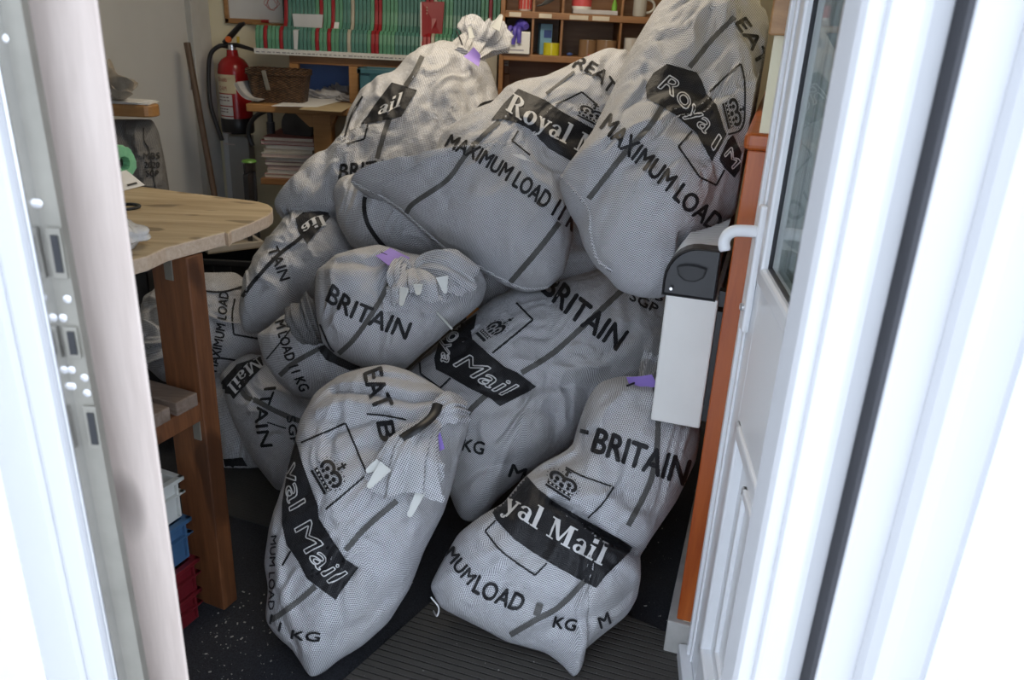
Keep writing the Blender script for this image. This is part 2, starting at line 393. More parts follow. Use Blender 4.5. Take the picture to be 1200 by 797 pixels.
prism(bm, [L0-o, L0, L1, L1-o], (0, .06, 0), .006); prism(bm, [L0-o*3, L0-o*.9, L1-o*.9, L1-o*3], (0, .05, 0), .010)
prism(bm, [L0-o*8, L0-o*2.9, L1-o*2.9, L1-o*8], (0, .05, 0), .004)
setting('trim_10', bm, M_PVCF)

# ------------------------------------------------------------------ mats on the floor, grit
def ribbed(name, base, rib, pitch, ang):
    m, nt, bs, N, L = node_mat(name)
    tc = N.new('ShaderNodeTexCoord'); mp = N.new('ShaderNodeMapping'); mp.inputs['Rotation'].default_value = (0, 0, ang)
    L.new(tc.outputs['Object'], mp.inputs[0]); sp = N.new('ShaderNodeSeparateXYZ'); L.new(mp.outputs[0], sp.inputs[0])
    s = math_(nt, 'SINE', math_(nt, 'MULTIPLY', sp.outputs[1], 2*math.pi/pitch))
    f = math_(nt, 'ADD', math_(nt, 'MULTIPLY', s, 2.0), 2.3, True)
    c = mix(nt, f, rib, base); c = mix(nt, math_(nt, 'MULTIPLY', noise(nt, 40, 5), .5), c, tuple(x*.6 for x in base))
    L.new(c, bs.inputs['Base Color']); bs.inputs['Roughness'].default_value = .7; bump(nt, bs, f, .8, .006); return m
p = [atZ(401, 797, .012), atZ(505, 705, .012)]
e = (p[1]-p[0])/np.linalg.norm(p[1]-p[0]); eo = np.array([e[1], -e[0], 0])
s0 = p[0]-e*.5
bm = NB(); prism(bm, [s0+np.array([0, 0, -.011]), s0+eo*1.05+np.array([0, 0, -.011]), s0+eo*1.05+e*1.15+np.array([0, 0, -.011]), s0+e*1.15+np.array([0, 0, -.011])], (0, 0, .011), .002)
build('ribbed_doormat', bm, ribbed('ribbed_rubber', (.075, .068, .06), (.012, .011, .01), .021, math.radians(18)),
      label='grey brown ribbed doormat on the floor in front of the sacks', cat='mat')
c = [atZ(262, 602, .006), atZ(335, 622, .006), atZ(400, 520, .006), atZ(240, 500, .006)]
bm = NB(); prism(bm, [V(q) for q in c], (0, 0, -.005)); build('floor_mat', bm, ribbed('thin_mat', (.05, .048, .046), (.02, .02, .02), .012, .3),
      label='thin dark grey mat on the floor behind the bench leg', cat='mat')
bm = NB(); rnd = random.Random(3)
for i in range(190):
    u = rnd.random()
    if u < .45: x, y = rnd.uniform(235, 330), rnd.uniform(690, 797)
    elif u < .75: x, y = rnd.uniform(745, 800), rnd.uniform(600, 790)
    else: x, y = rnd.uniform(240, 700), rnd.uniform(600, 797)
    q_ = atZ(x, y, .001); r = rnd.choice((.0005, .0006, .0008, .0010, .0018)); a = rnd.random()*6.3; k = rnd.uniform(.4, 2.6)
    fbox(bm, q_+np.array([0, 0, .012 if u > .75 and x > 400 else 0]), (math.cos(a), math.sin(a), 0), (-math.sin(a), math.cos(a), 0), Z3, -r*k, r*k, -r, r, 0, r)
build('floor_grit', bm, mat('pale_crumbs', (.30, .285, .26), .8, .3, 60), label='pale crumbs and paper bits scattered over the dark floor', cat='litter', kind='stuff')

# ------------------------------------------------------------------ mail sacks
def vnoise(P, seed):
    """value noise on numpy points (n,3)"""
    I = np.floor(P).astype(np.int64); f = P-I; f = f*f*(3-2*f); out = np.zeros(len(P))
    for dx in (0, 1):
        for dy in (0, 1):
            for dz in (0, 1):
                h = ((I[:, 0]+dx)*374761393+(I[:, 1]+dy)*668265263+(I[:, 2]+dz)*2147483647+seed*1274126177) & 0xffffffff
                h = ((h ^ (h >> 13))*1274126177) & 0xffffffff; h = (h ^ (h >> 16)) & 0xffff
                w = (f[:, 0] if dx else 1-f[:, 0])*(f[:, 1] if dy else 1-f[:, 1])*(f[:, 2] if dz else 1-f[:, 2])
                out += w*(h/65535.0*2-1)
    return out
def fbm(P, seed, oct=3):
    s = np.zeros(len(P)); a = 1
    for i in range(oct): s += a*vnoise(P*(2**i)+i*17.3, seed+i); a *= .5
    return s
def resample(pts, n, smooth=2):
    p = np.array(pts, float); q = np.vstack([p, p[:1]])
    seg = np.linalg.norm(np.diff(q, axis=0), axis=1); s = np.concatenate([[0], np.cumsum(seg)])
    t = np.linspace(0, s[-1], n, endpoint=False)
    r = np.stack([np.interp(t, s, q[:, 0]), np.interp(t, s, q[:, 1])], 1)
    for _ in range(smooth): r = .25*np.roll(r, 1, 0)+.5*r+.25*np.roll(r, -1, 0)
    return r
def seg_dist(P, line):
    d = np.full(len(P), 1e9); side = np.zeros(len(P))
    L = np.array(line, float)
    for a, b in zip(L[:-1], L[1:]):
        ab = b-a; t = np.clip(((P-a)@ab)/(ab@ab), 0, 1); q = a+t[:, None]*ab
        e = np.linalg.norm(P-q, axis=1); m = e < d; d[m] = e[m]
    return d
FIN = []          # finished sacks, the nearest first: (bvh, min corner, max corner)
HB0, HB1 = A0+WD*.10+WM*.02, A0+WD*.82+WM*.165
_bm = NB(); fbox(_bm, A0, WD, WM, Z3, .09, .83, -.05, .145, .63, 1.12); _bm.verts.index_update()
_hv = [tuple(v.co) for v in _bm.verts]; _hf = [[v.index for v in q.verts] for q in _bm.faces]; _bm.free()
FIN.append((BVHTree.FromPolygons(_hv, _hf), np.array(_hv).min(0), np.array(_hv).max(0)))
class Sack: pass
def sack_shape(outline, D, grad=(0, 0), T=.2, center=None, axis=(0, -1), seed=1, bulges=(), folds=(), a=2.3, b=2.0, wr=1.0, back=1.0, M=240, K=46, smooth=3):
    """a filled sack: its outline stands on a tilted plane and swells to both sides"""
    S = Sack(); O = resample(outline, M, smooth)
    cpx = np.array(center if center is not None else O.mean(0), float); ocx = O.mean(0)
    gx, gy = grad
    S.depth = lambda x, y: 1.0/(1.0/D-(gx*(x-ocx[0])+gy*(y-ocx[1]))/100.0/D/D)
    P0 = atD(ocx[0], ocx[1], D); Px = atD(ocx[0]+80, ocx[1], S.depth(ocx[0]+80, ocx[1])); Py = atD(ocx[0], ocx[1]-80, S.depth(ocx[0], ocx[1]-80))
    n = np.cross(Px-P0, Py-P0); n /= np.linalg.norm(n)
    if n @ (CAMP-P0) < 0: n = -n
    # cloth axes in the plane
    Pv = atD(ocx[0]+axis[0]*50, ocx[1]+axis[1]*50, S.depth(ocx[0]+axis[0]*50, ocx[1]+axis[1]*50))
    v = Pv-P0; v -= n*(v@n); v /= np.linalg.norm(v); u = np.cross(v, n); u = -u if u @ (Px-P0) < 0 and abs(axis[1]) > abs(axis[0]) else u
    S.P0, S.n, S.u, S.v = P0, n, u, v
    def plane(px): 
        out = np.array([onP(x, y, P0, n) for x, y in px]); return np.stack([(out-P0)@u, (out-P0)@v], 1)
    B = plane(O); c2 = plane([cpx])[0]
    sv = np.sin(np.pi/2*np.arange(1, K+1)/K)
    sv = .35*np.arange(1, K+1)/K+.65*sv
    pts, prof, sval = [c2[None]], [np.array([1.0])], [np.array([0.0])]
    for s in sv:
        s = min(s, 1.0); pts.append(c2+(B-c2)*s)
        prof.append(np.full(M, max(0, 1-s**a)**(1/b))); sval.append(np.full(M, s))
    P2 = np.vstack(pts); prof = np.concatenate(prof); s_ = np.concatenate(sval)
    # pixel-plane position of every point for the placed bulges and folds
    W3 = P0+P2[:, :1]*u+P2[:, 1:]*v
    cc = (W3-CAMP)@RM; px = np.stack([W/2+F*cc[:, 0]/-cc[:, 2], H/2-F*cc[:, 1]/-cc[:, 2]], 1)
    h = prof*T
    for (bx, by, br, amp) in bulges: h += amp*np.exp(-((px[:, 0]-bx)**2+(px[:, 1]-by)**2)/(br*br))*np.minimum(1, prof*1.6)
    for f in folds:
        line, w, amp = f[:3]; dd = seg_dist(px, line)
        h += amp*(np.exp(-dd/w) if len(f) > 3 else np.exp(-(dd/w)**2))*np.minimum(1, prof*1.8)
    fade = np.minimum(1, prof*1.5)
    Q = np.stack([P2[:, 0]*7, P2[:, 1]*5, np.full(len(P2), seed*3.1)], 1)
    wv = fbm(Q, seed, 2)*.016
    Q2 = np.stack([P2[:, 0]*16+vnoise(Q*1.5, seed+9)*1.6, P2[:, 1]*9+vnoise(Q*1.5, seed+8)*1.6, np.full(len(P2), seed*1.7)], 1)
    wv += (1-np.abs(fbm(Q2, seed+4, 2))*2.0)*.011
    h = np.maximum(h+wv*wr*fade, 0)
    wb = fbm(Q+50, seed+30, 2)*.012
    hb = np.maximum(prof*T*back+wb*fade, 0)
    N = len(P2); front = W3+n*h[:, None]; bk = W3-n*hb[:, None]
    verts = np.vstack([front, bk[:1+M*(K-1)]])
    vi = lambda k, j: 1+(k-1)*M+(j % M)
    faces = []
    def bi(k, j): return vi(k, j) if k == K else N+vi(k, j)
    for j in range(M):
        faces.append((0, vi(1, j), vi(1, j+1))); faces.append((N, bi(1, j+1), bi(1, j)))
        for k in range(1, K):
            faces.append((vi(k, j), vi(k+1, j), vi(k+1, j+1), vi(k, j+1)))
            faces.append((bi(k, j+1), bi(k+1, j+1), bi(k+1, j), bi(k, j)))
    # lie on the floor and against the wall
    verts[:, 2] = np.maximum(verts[:, 2], .013)
    dw = (verts-A0)@WM; k_ = (dw < .02) & ((verts-A0)@WD > -.02); verts[k_] += WM*(.02-dw[k_])[:, None]
    # give way to the sacks in front
    nv = V(n)
    for bvh, lo, hi in FIN:
        idx = np.nonzero(np.all((verts > lo-1e-4) & (verts < hi+1e-4), axis=1))[0]
        for i in idx:
            p = V(verts[i]); r = bvh.ray_cast(p, -nv)
            if r[0] is not None and r[1].dot(nv) < 0 and r[3] < .5:
                verts[i] = np.array(r[0])-n*.003
    # make sure that the front never passes through the back
    nf = 1+M*(K-1)
    t = ((verts[:nf]-verts[N:N+nf])@n); bad = t < .004
    verts[N:N+nf][bad] -= n*(.004-t[bad])[:, None]
    verts[:, 2] = np.maximum(verts[:, 2], .011)
    S.verts, S.faces = verts, faces
    UV = np.zeros((len(verts), 2)); fr_ = verts[:N]; b0 = fr_[0]
    def arcs(vv, last):
        R = np.stack([np.vstack([np.repeat(vv[:1], M, 0)])]+[vv[1+k*M:1+(k+1)*M] for k in range(K-1)]+[last])       # K+1, M, 3
        d = np.linalg.norm(np.diff(R, axis=0), axis=2); return np.vstack([np.zeros((1, M)), np.cumsum(d, axis=0)])
    dirs = (B-c2); dirs = dirs/np.linalg.norm(dirs, axis=1)[:, None]
    af = arcs(verts[:nf], verts[nf:N]); ab = arcs(verts[N:N+nf], verts[nf:N])
    for k in range(K): UV[1+k*M:1+(k+1)*M] = c2+dirs*af[k+1][:, None]
    UV[0] = c2; UV[N] = c2
    for k in range(K-1): UV[N+1+k*M:N+1+(k+1)*M] = c2+dirs*(2*af[K]-0*ab[K]+ab[K]-af[K]-ab[k+1]+0)[:, None]*1.0
    S.UV = UV; S.ex_uv = []
    S.bvh = BVHTree.FromPolygons([tuple(x) for x in verts], faces)
    FIN.append((S.bvh, verts.min(0), verts.max(0)))
    S.ex_v, S.ex_f, S.ex_m = [], [], []
    return S
# ---- printing: flat shapes in the print plane laid on to the cloth
def lay(S, pts2, faces, off, mi):
    base = len(S.verts)+len(S.ex_v); hit = []
    nv = []
    for (x, y) in pts2:
        d = V(ray(x, y)).normalized(); r = S.bvh.ray_cast(V(CAMP), d)
        if r[0] is None: hit.append(-1); continue
        nn = r[1] if r[1].dot(d) < 0 else -r[1]
        hit.append(base+len(nv)); nv.append((np.array(r[0])+np.array(nn)*off*.4-np.array(d)*off, (x, y)))
        ti = S.faces[r[2]]; wq = [1.0/(1e-6+np.linalg.norm(S.verts[j]-np.array(r[0]))) for j in ti]; S.ex_uv.append(sum(S.UV[j]*w_ for j, w_ in zip(ti, wq))/sum(wq))
    P = [q[0] for q in nv]
    for f in faces:
        ids = [hit[i] for i in f]
        if min(ids) < 0: continue
        pp = [P[i-base] for i in ids]
        if max(np.linalg.norm(pp[i]-pp[i-1]) for i in range(len(pp))) > .09: continue
        S.ex_f.append(ids); S.ex_m.append(mi)
    S.ex_v += P
def grid_cut(bm, step):
    for ax in (0, 1):
        cs = [v.co[ax] for v in bm.verts]
        lo, hi = min(cs), max(cs); k = math.floor(lo/step)+1
        while k*step < hi:
            no = [0, 0, 0]; no[ax] = 1; co = [0, 0, 0]; co[ax] = k*step
            bmesh.ops.bisect_plane(bm, geom=bm.verts[:]+bm.edges[:]+bm.faces[:], plane_co=co, plane_no=no); k += 1
def flat(bm):
    bmesh.ops.triangulate(bm, faces=[f for f in bm.faces if len(f.verts) > 4]); bm.verts.index_update()
    r = [(v.co.x, v.co.y) for v in bm.verts], [[v.index for v in f.verts] for f in bm.faces]; bm.free(); return r
def patch(S, poly, mi=1, off=.0036, step=3.0):
    bm = NB(); f = bm.faces.new([bm.verts.new((x, y, 0)) for x, y in poly])
    bmesh.ops.triangulate(bm, faces=[f]); grid_cut(bm, step); p, fs = flat(bm); lay(S, p, fs, off, mi)
def line(S, pts, w, mi=1, off=.0028, smooth=True, step=4.0):
    """a printed line along a path, w wide"""
    q = np.array(bez([np.array(p, float) for p in pts], 8)) if smooth and len(pts) > 2 else np.array(pts, float)
    s = np.concatenate([[0], np.cumsum(np.linalg.norm(np.diff(q, axis=0), axis=1))]); n = max(2, int(s[-1]/step)+1)
    t = np.linspace(0, s[-1], n); q = np.stack([np.interp(t, s, q[:, 0]), np.interp(t, s, q[:, 1])], 1)
    d = np.gradient(q, axis=0); d /= np.linalg.norm(d, axis=1)[:, None]+1e-9; nn = np.stack([-d[:, 1], d[:, 0]], 1)*w/2
    k = 3 if w > 4 else 2
    P, fs = [], []
    for i in range(n):
        for j in range(k): P.append(tuple(q[i]+nn[i]*(2*j/(k-1)-1)))
    for i in range(n-1):
        for j in range(k-1): fs.append((i*k+j, i*k+j+1, (i+1)*k+j+1, (i+1)*k+j))
    lay(S, P, fs, off, mi)
_TX = {}
def text_mesh(s, off=0.0, step=.16):
    if (s, off) in _TX: return _TX[(s, off)]
    c = bpy.data.curves.new('lettering', 'FONT'); c.body = s; c.offset = off; c.resolution_u = 3; c.fill_mode = 'NONE'
    o = bpy.data.objects.new('lettering', c); COL.objects.link(o)
    dg = bpy.context.evaluated_depsgraph_get(); me = o.evaluated_get(dg).to_mesh()
    bm = NB(); bm.from_mesh(me); o.evaluated_get(dg).to_mesh_clear()
    bpy.data.objects.remove(o); bpy.data.curves.remove(c)
    bmesh.ops.remove_doubles(bm, verts=bm.verts[:], dist=1e-5)
    bmesh.ops.triangle_fill(bm, edges=bm.edges[:], use_beauty=True, use_dissolve=False)
    grid_cut(bm, step); r = flat(bm); _TX[(s, off)] = r; return r
CAPH = .70
def along(base, up, h0, h1, x0, x1):
    """map from lettering (x, y) to the print: x runs along the base line, y goes up"""
    b = np.array(bez([np.array(p, float) for p in base], 10)) if len(base) > 2 else np.array(base, float)
    s = np.concatenate([[0], np.cumsum(np.linalg.norm(np.diff(b, axis=0), axis=1))])
    def f(x, y):
        t = (x-x0)/(x1-x0); d = t*s[-1]
        i = min(max(np.searchsorted(s, d)-1, 0), len(s)-2); k = (d-s[i])/(s[i+1]-s[i]); q = b[i]+(b[i+1]-b[i])*k
        if up is None:
            e = b[i+1]-b[i]; e = e/np.linalg.norm(e); U = np.array([e[1], -e[0]])
        else: U = np.array(up, float)/np.linalg.norm(up)
        return tuple(q+U*(y/CAPH)*(h0+(h1-h0)*t))
    return f
def text(S, s, base, h, up=None, mi=1, off=.0032, bold=.024, h1=None, rng=None):
    p, fs = text_mesh(s, bold)
    xs = [a[0] for a in p]; x0, x1 = rng or (min(xs), max(xs)); f = along(base, up, h, h1 or h, x0, x1)
    lay(S, [f(*a) for a in p], fs, off, mi)
    for l in glyph_loops(s): line(S, [f(*q) for q in l], 2*bold*(h+(h1 or h))/2/CAPH, mi, off+.0003, False, 2.2)
_LP = {}
def glyph_loops(s):
    if s in _LP: return _LP[s]
    c = bpy.data.curves.new('lettering', 'FONT'); c.body = s; c.offset = .026; c.resolution_u = 3; c.fill_mode = 'NONE'
    o = bpy.data.objects.new('lettering', c); COL.objects.link(o)
    ev = o.evaluated_get(bpy.context.evaluated_depsgraph_get()); me = ev.to_mesh()
    P = [(v.co.x, v.co.y) for v in me.vertices]; nb = {}
    for e in me.edges:
        a, b = e.vertices; nb.setdefault(a, []).append(b); nb.setdefault(b, []).append(a)
    ev.to_mesh_clear(); bpy.data.objects.remove(o); bpy.data.curves.remove(c)
    seen, loops = set(), []
    for st in nb:
        if st in seen: continue
        lp, cur, prev = [st], st, None; seen.add(st)
        while True:
            nx = [k for k in nb[cur] if k != prev and k not in seen]
            if not nx: break
            prev, cur = cur, nx[0]; seen.add(cur); lp.append(cur)
        loops.append([P[k] for k in lp]+[P[st]])
    _LP[s] = loops; return loops
def outline_text(S, s, base, h, up=None, h1=None, w=1.7):
    """hollow letters: only their edges are drawn, in pale thread"""
    LP = glyph_loops(s); xs = [q[0] for l in LP for q in l]; f = along(base, up, h, h1 or h, min(xs), max(xs))
    for l in LP: line(S, [f(*q) for q in l], 1.4, 3, .0060, False, 1.6)
def serif_glyphs():
    R = lambda x0, y0, x1, y1, sk=0: [(x0, y0), (x1, y0), (x1+sk, y1), (x0+sk, y1)]
    def ring(cx, cy, rx, ry, t, a0=0, a1=360, thin=.35):
        out = []; n = 14
        for i in range(n):
            q = []
            for a in (a0+(a1-a0)*i/n, a0+(a1-a0)*(i+1)/n):
                r = math.radians(a); k = t*(thin+(1-thin)*abs(math.cos(r)))
                q.append(((cx+rx*math.cos(r), cy+ry*math.sin(r)), (cx+(rx-k)*math.cos(r), cy+(ry-k)*math.sin(r))))
            out.append([q[0][0], q[1][0], q[1][1], q[0][1]])
        return out
    g = {}
    g['R'] = (.70, [R(.08, 0, .24, .7), R(0, 0, .32, .05), R(0, .65, .2, .7)]+ring(.28, .52, .27, .18, .15, -90, 90)+[R(.2, .655, .3, .70), R(.2, .34, .3, .385), [(.27, .36), (.42, .36), (.68, 0), (.50, 0)], R(.5, 0, .74, .05)])
    g['o'] = (.52, ring(.25, .24, .25, .25, .15))
    g['y'] = (.50, [[(.03, .46), (.19, .46), (.33, .08), (.24, 0)], [(.40, .46), (.47, .46), (.26, -.14), (.18, -.14)], R(0, .43, .22, .48), R(.33, .43, .52, .48)]+ring(.12, -.16, .09, .07, .09, 90, 420))
    g['a'] = (.48, ring(.20, .14, .18, .14, .12)+[R(.28, 0, .42, .36), R(.28, 0, .48, .05)]+ring(.22, .34, .19, .14, .10, 0, 170))
    g['l'] = (.30, [R(.07, 0, .22, .74), R(0, 0, .29, .05), R(.0, .70, .2, .745)])
    g['i'] = (.30, [R(.07, 0, .22, .46), R(0, 0, .29, .05), R(0, .42, .2, .465), R(.07, .56, .22, .70)])
    g['M'] = (.92, [R(.10, 0, .17, .7), R(0, 0, .28, .05), R(0, .65, .24, .7), [(.08, .7), (.27, .7), (.48, .06), (.40, .06)], [(.40, .06), (.48, .06), (.70, .7), (.64, .7)], R(.64, 0, .80, .7), R(.56, 0, .90, .05), R(.66, .65, .90, .7)])
    g[' '] = (.26, []); return g
SERIF = serif_glyphs()
def serif_text(S, s, base, h, up=None, h1=None, mi=3):
    polys, x = [], 0
    for ch in s:
        w, ps = SERIF[ch]
        polys += [[(a+x, b) for a, b in p] for p in ps]; x += w+.035
    f = along(base, up, h, h1 or h, 0, x)
    for p in polys:
        bm = NB(); bm.faces.new([bm.verts.new((a, b, 0)) for a, b in p]); grid_cut(bm, .15); q, fs = flat(bm)
        lay(S, [f(*a) for a in q], fs, .0060, mi)
def crown(S, base, up, h):
    """royal crown with a jewelled band, arches, orb and cross"""
    polys = [[(0, 0), (1, 0), (1, .10), (0, .10)], [(.02, .15), (.98, .15), (1.0, .27), (0, .27)]]
    def arc(cx, cy, rx, ry, t, a0, a1, n=10):
        for i in range(n):
            q = []
            for a in (a0+(a1-a0)*i/n, a0+(a1-a0)*(i+1)/n):
                r = math.radians(a); q.append(((cx+rx*math.cos(r), cy+ry*math.sin(r)), (cx+(rx-t)*math.cos(r), cy+(ry-t)*math.sin(r))))
            polys.append([q[0][0], q[1][0], q[1][1], q[0][1]])
    arc(.27, .58, .32, .28, .13, 20, 235); arc(.73, .58, .32, .28, .13, -55, 160)
    def disc(cx, cy, r, n=7): polys.append([(cx+r*math.cos(2*math.pi*i/n), cy+r*math.sin(2*math.pi*i/n)) for i in range(n)])
    for cx, cy, r in ((.5, .40, .10), (.25, .40, .07), (.75, .40, .07), (.27, .56, .09), (.73, .56, .09), (.5, .62, .07), (.5, .90, .07)): disc(cx, cy, r)
    for i in range(9):
        a = math.radians(30+i*25); disc(.27+.40*math.cos(a), .58+.36*math.sin(a), .028, 5); disc(.73-.40*math.cos(a), .58+.36*math.sin(a), .028, 5)
    polys.append([(.46, .96), (.54, .96), (.54, 1.22), (.46, 1.22)]); polys.append([(.38, 1.05), (.62, 1.05), (.62, 1.13), (.38, 1.13)])
    f = along(base, up, h*CAPH, h*CAPH, 0, 1)
    for p in polys:
        bm = NB(); bm.faces.new([bm.verts.new((a, b, 0)) for a, b in p]); grid_cut(bm, .3); q, fs = flat(bm); lay(S, [f(*a) for a in q], fs, .0034, 1)
    for i in range(6):
        x = .1+i*.16; p = [(x, .18), (x+.07, .18), (x+.07, .24), (x, .24)]
        lay(S, [f(*a) for a in p], [(0, 1, 2, 3)], .0046, 3)
def finish_sack(S, parent, fabric):
    nb = len(S.faces); Vv = np.vstack([S.verts]+([np.array(S.ex_v)] if S.ex_v else []))
    me = bpy.data.meshes.new('sack_body')
    org = np.array(ORG[parent.name])
    me.from_pydata([tuple(x) for x in Vv-org], [], list(S.faces)+[tuple(f) for f in S.ex_f])
    for m_ in (fabric, M_INK, M_STRIPE, M_WHITE): me.materials.append(m_)
    mi = np.zeros(len(me.polygons), dtype=np.int32); mi[nb:] = S.ex_m; me.polygons.foreach_set('material_index', mi)
    me.polygons.foreach_set('use_smooth', np.ones(len(me.polygons), dtype=bool))
    uvl = me.uv_layers.new(name='cloth'); li = np.zeros(len(me.loops), dtype=np.int32); me.loops.foreach_get('vertex_index', li)
    UV = np.vstack([S.UV]+([np.array(S.ex_uv)] if S.ex_uv else []))
    uvl.data.foreach_set('uv', UV[li].astype(np.float32).ravel())
    me.update()
    o = bpy.data.objects.new('sack_body', me); COL.objects.link(o); o.parent = parent; ORG[o.name] = ORG[parent.name]
    return o
def new_sack(label, *a, fabric=None, group='mail sacks heaped on the floor', **k):
    S = sack_shape(*a, **k); S.fabric = fabric or M_SACK
    c = S.verts.mean(0); S.root = thing('mail_sack', (c[0], c[1], S.verts[:, 2].min()), label, 'mail sack', group)
    return S
def frill(S, pts, rad, folds=7, seed=1, amp=.35, squash=.7, name='neck_frill', lip=True, side=None):
    """the gathered mouth of a sack above its tie; pts are points along it, rad the radii"""
    rnd = random.Random(seed); ph = [rnd.random()*6.28 for _ in range(4)]
    C = bez(pts, 9); n = 132; rs = []; m = len(C); R = np.interp(np.linspace(0, 1, m), np.linspace(0, 1, len(rad)), rad)
    a = None; ring_list = []
    ii, kk = np.meshgrid(np.arange(m)/(m-1), 2*np.pi*np.arange(n)/n, indexing='ij')
    Pn = np.stack([np.cos(kk)*3.2+seed, np.sin(kk)*3.2, ii*2.5], 2).reshape(-1, 3); vn = (1-2*np.abs(vnoise(Pn, seed))); vn2 = vnoise(Pn*2.7, seed+5)
    for i, p in enumerate(C):
        p = V(p); d = (V(C[min(i+1, m-1)])-V(C[max(i-1, 0)])).normalized()
        if a is None:
            a = d.cross(V(S.n)).normalized(); 
        a = (a-d*a.dot(d)).normalized(); b = d.cross(a)
        t = i/(m-1); ring = []
        for k in range(n):
            th = 2*math.pi*k/n
            w = 1+amp*(.55+.45*t)*(.6*math.sin(folds*th+ph[0]+t*.8)+.3*math.sin((folds*2+1)*th+ph[1])+.25*math.sin(3*th+ph[2]+t*2))
            w += (.10+.14*t)*vn[i*n+k]+.10*t*vn2[i*n+k]
            r = R[i]*max(.15, w); z = (.25*R[i]*math.sin(folds*th*.5+ph[3])+.12*R[i]*math.sin(5*th+ph[1]))*t
            ring.append(p+a*math.cos(th)*r+b*math.sin(th)*r*squash+d*z)
        ring_list.append((ring, p, d))
    allr = [x[0] for x in ring_list]
    if lip:                                                     # turn in at the open mouth
        for q in (.9, .55, .3):
            ring, p, d = ring_list[-1]; allr.append([c+(v-c)*q-d*(1-q)*R[-1]*1.2 for v, c in [(v, p) for v in ring]])
    bm = NB(); rings(bm, allr)
    uvl = bm.loops.layers.uv.new('cloth')
    for f in bm.faces:
        for l in f.loops:
            q = np.array(l.vert.co)-S.P0; l[uvl].uv = (q@S.u, q@S.v)
    return build(name, bm, S.fabric, S.root, True)
def pt(S, x, y, dz=0.0):
    """the point on the sack behind a spot of the photo, lifted by dz"""
    d = V(ray(x, y)).normalized(); r = S.bvh.ray_cast(V(CAMP), d)
    if r[0] is None: return atD(x, y, S.depth(x, y))-np.array(d)*dz
    return np.array(r[0])-np.array(d)*dz
def clip(S, p0, p1, w0, w1, dz=.02, par=None, name='hook_tab'):
    """pale tapered plastic hook tab with a slot; p0 is the broad end"""
    A = pt(S, *p0, dz) if not isinstance(p0, np.ndarray) else p0; B = pt(S, *p1, dz) if not isinstance(p1, np.ndarray) else p1
    y = V(B-A); L = y.length; y.normalize(); n = V(CAMP-A).normalized(); n = (n-y*n.dot(y)).normalized(); x = y.cross(n)
    def loop(o, ins):
        pts = []
        ww0, ww1 = w0/2-ins, w1/2-ins
        for a in (0, .45, .8): pts.append((-(ww0+(ww1-ww0)*a), ins+a*(L-w1/2-ins)))
        for k in range(7):
            t = math.pi*(1-k/6); pts.append((ww1*math.cos(t), L-w1/2+ww1*math.sin(t)*1.0))
        for a in (.8, .45, 0): pts.append(((ww0+(ww1-ww0)*a), ins+a*(L-w1/2-ins)))
        return [V(A)+x*a+y*b+n*o for a, b in pts]
    bm = NB()
    def mk(pts): return [bm.verts.new(p) for p in pts]
    t = .0016; o1 = mk(loop(t, 0)); o2 = mk(loop(-t, 0)); i1 = mk(loop(t, w1*.22)); i1b = mk(loop(t*.2, w1*.26))
    N_ = len(o1)
    for k in range(N_):
        j = (k+1) % N_
        bm.faces.new((o1[k], o1[j], i1[j], i1[k])); bm.faces.new((o1[j], o1[k], o2[k], o2[j])); bm.faces.new((i1[k], i1[j], i1b[j], i1b[k]))
    bm.faces.new(o2); bm.faces.new(i1b)
    return build(name, bm, M_CLIP, par or S.root)
def ptag(S, corners, dz=.02, bow=.006):
    P = [pt(S, x, y, dz) if len(c) == 2 else atD(*c) for c in corners for (x, y) in [c[:2]]]
    n = np.cross(P[1]-P[0], P[3]-P[0]); n /= np.linalg.norm(n); bm = NB(); G = []
    for i in range(9):
        u = i/8
        for o in (-.0003, .0003):
            for k in (0, 1):
                q = (P[0]+(P[1]-P[0])*u)*(1-k)+(P[3]+(P[2]-P[3])*u)*k
                G.append(bm.verts.new(V(q+n*(o+bow*math.sin(math.pi*u)))))
    for i in range(8):
        a = G[i*4:i*4+4]; b = G[i*4+4:i*4+8]
        for s, t in ((0, 1), (1, 3), (3, 2), (2, 0)): bm.faces.new((a[s], b[s], b[t], a[t]))
    bm.faces.new((G[0], G[1], G[3], G[2])); bm.faces.new((G[-4], G[-2], G[-1], G[-3]))
    return build('purple_tag', bm, M_PURPLE, S.root, label='purple paper tag')
def strap(S, pts, r, mat_=None, dz=.01, name='tie', flat_=1.0):
    bm = NB(); tube(bm, bez([pt(S, x, y, dz) if True else 0 for x, y in pts], 8), r, 8, flat=flat_); return build(name, bm, mat_ or M_BLACKSTRAP, S.root, True)
def seam(S, pts, r=.004):
    """the stitched edge, a thin rolled hem of the same cloth"""
    bm = NB(); q = bez([pt(S, x, y, .001) for x, y in pts], 8); rs = [r*(1+.35*math.sin(i*1.7)) for i in range(len(q))]; tube(bm, q, rs, 8)
    uvl = bm.loops.layers.uv.new('cloth')
    for f in bm.faces:
        for l in f.loops: c = np.array(l.vert.co)-S.P0; l[uvl].uv = (c@S.u, c@S.v)
    return build('stitched_hem', bm, S.fabric, S.root, True)

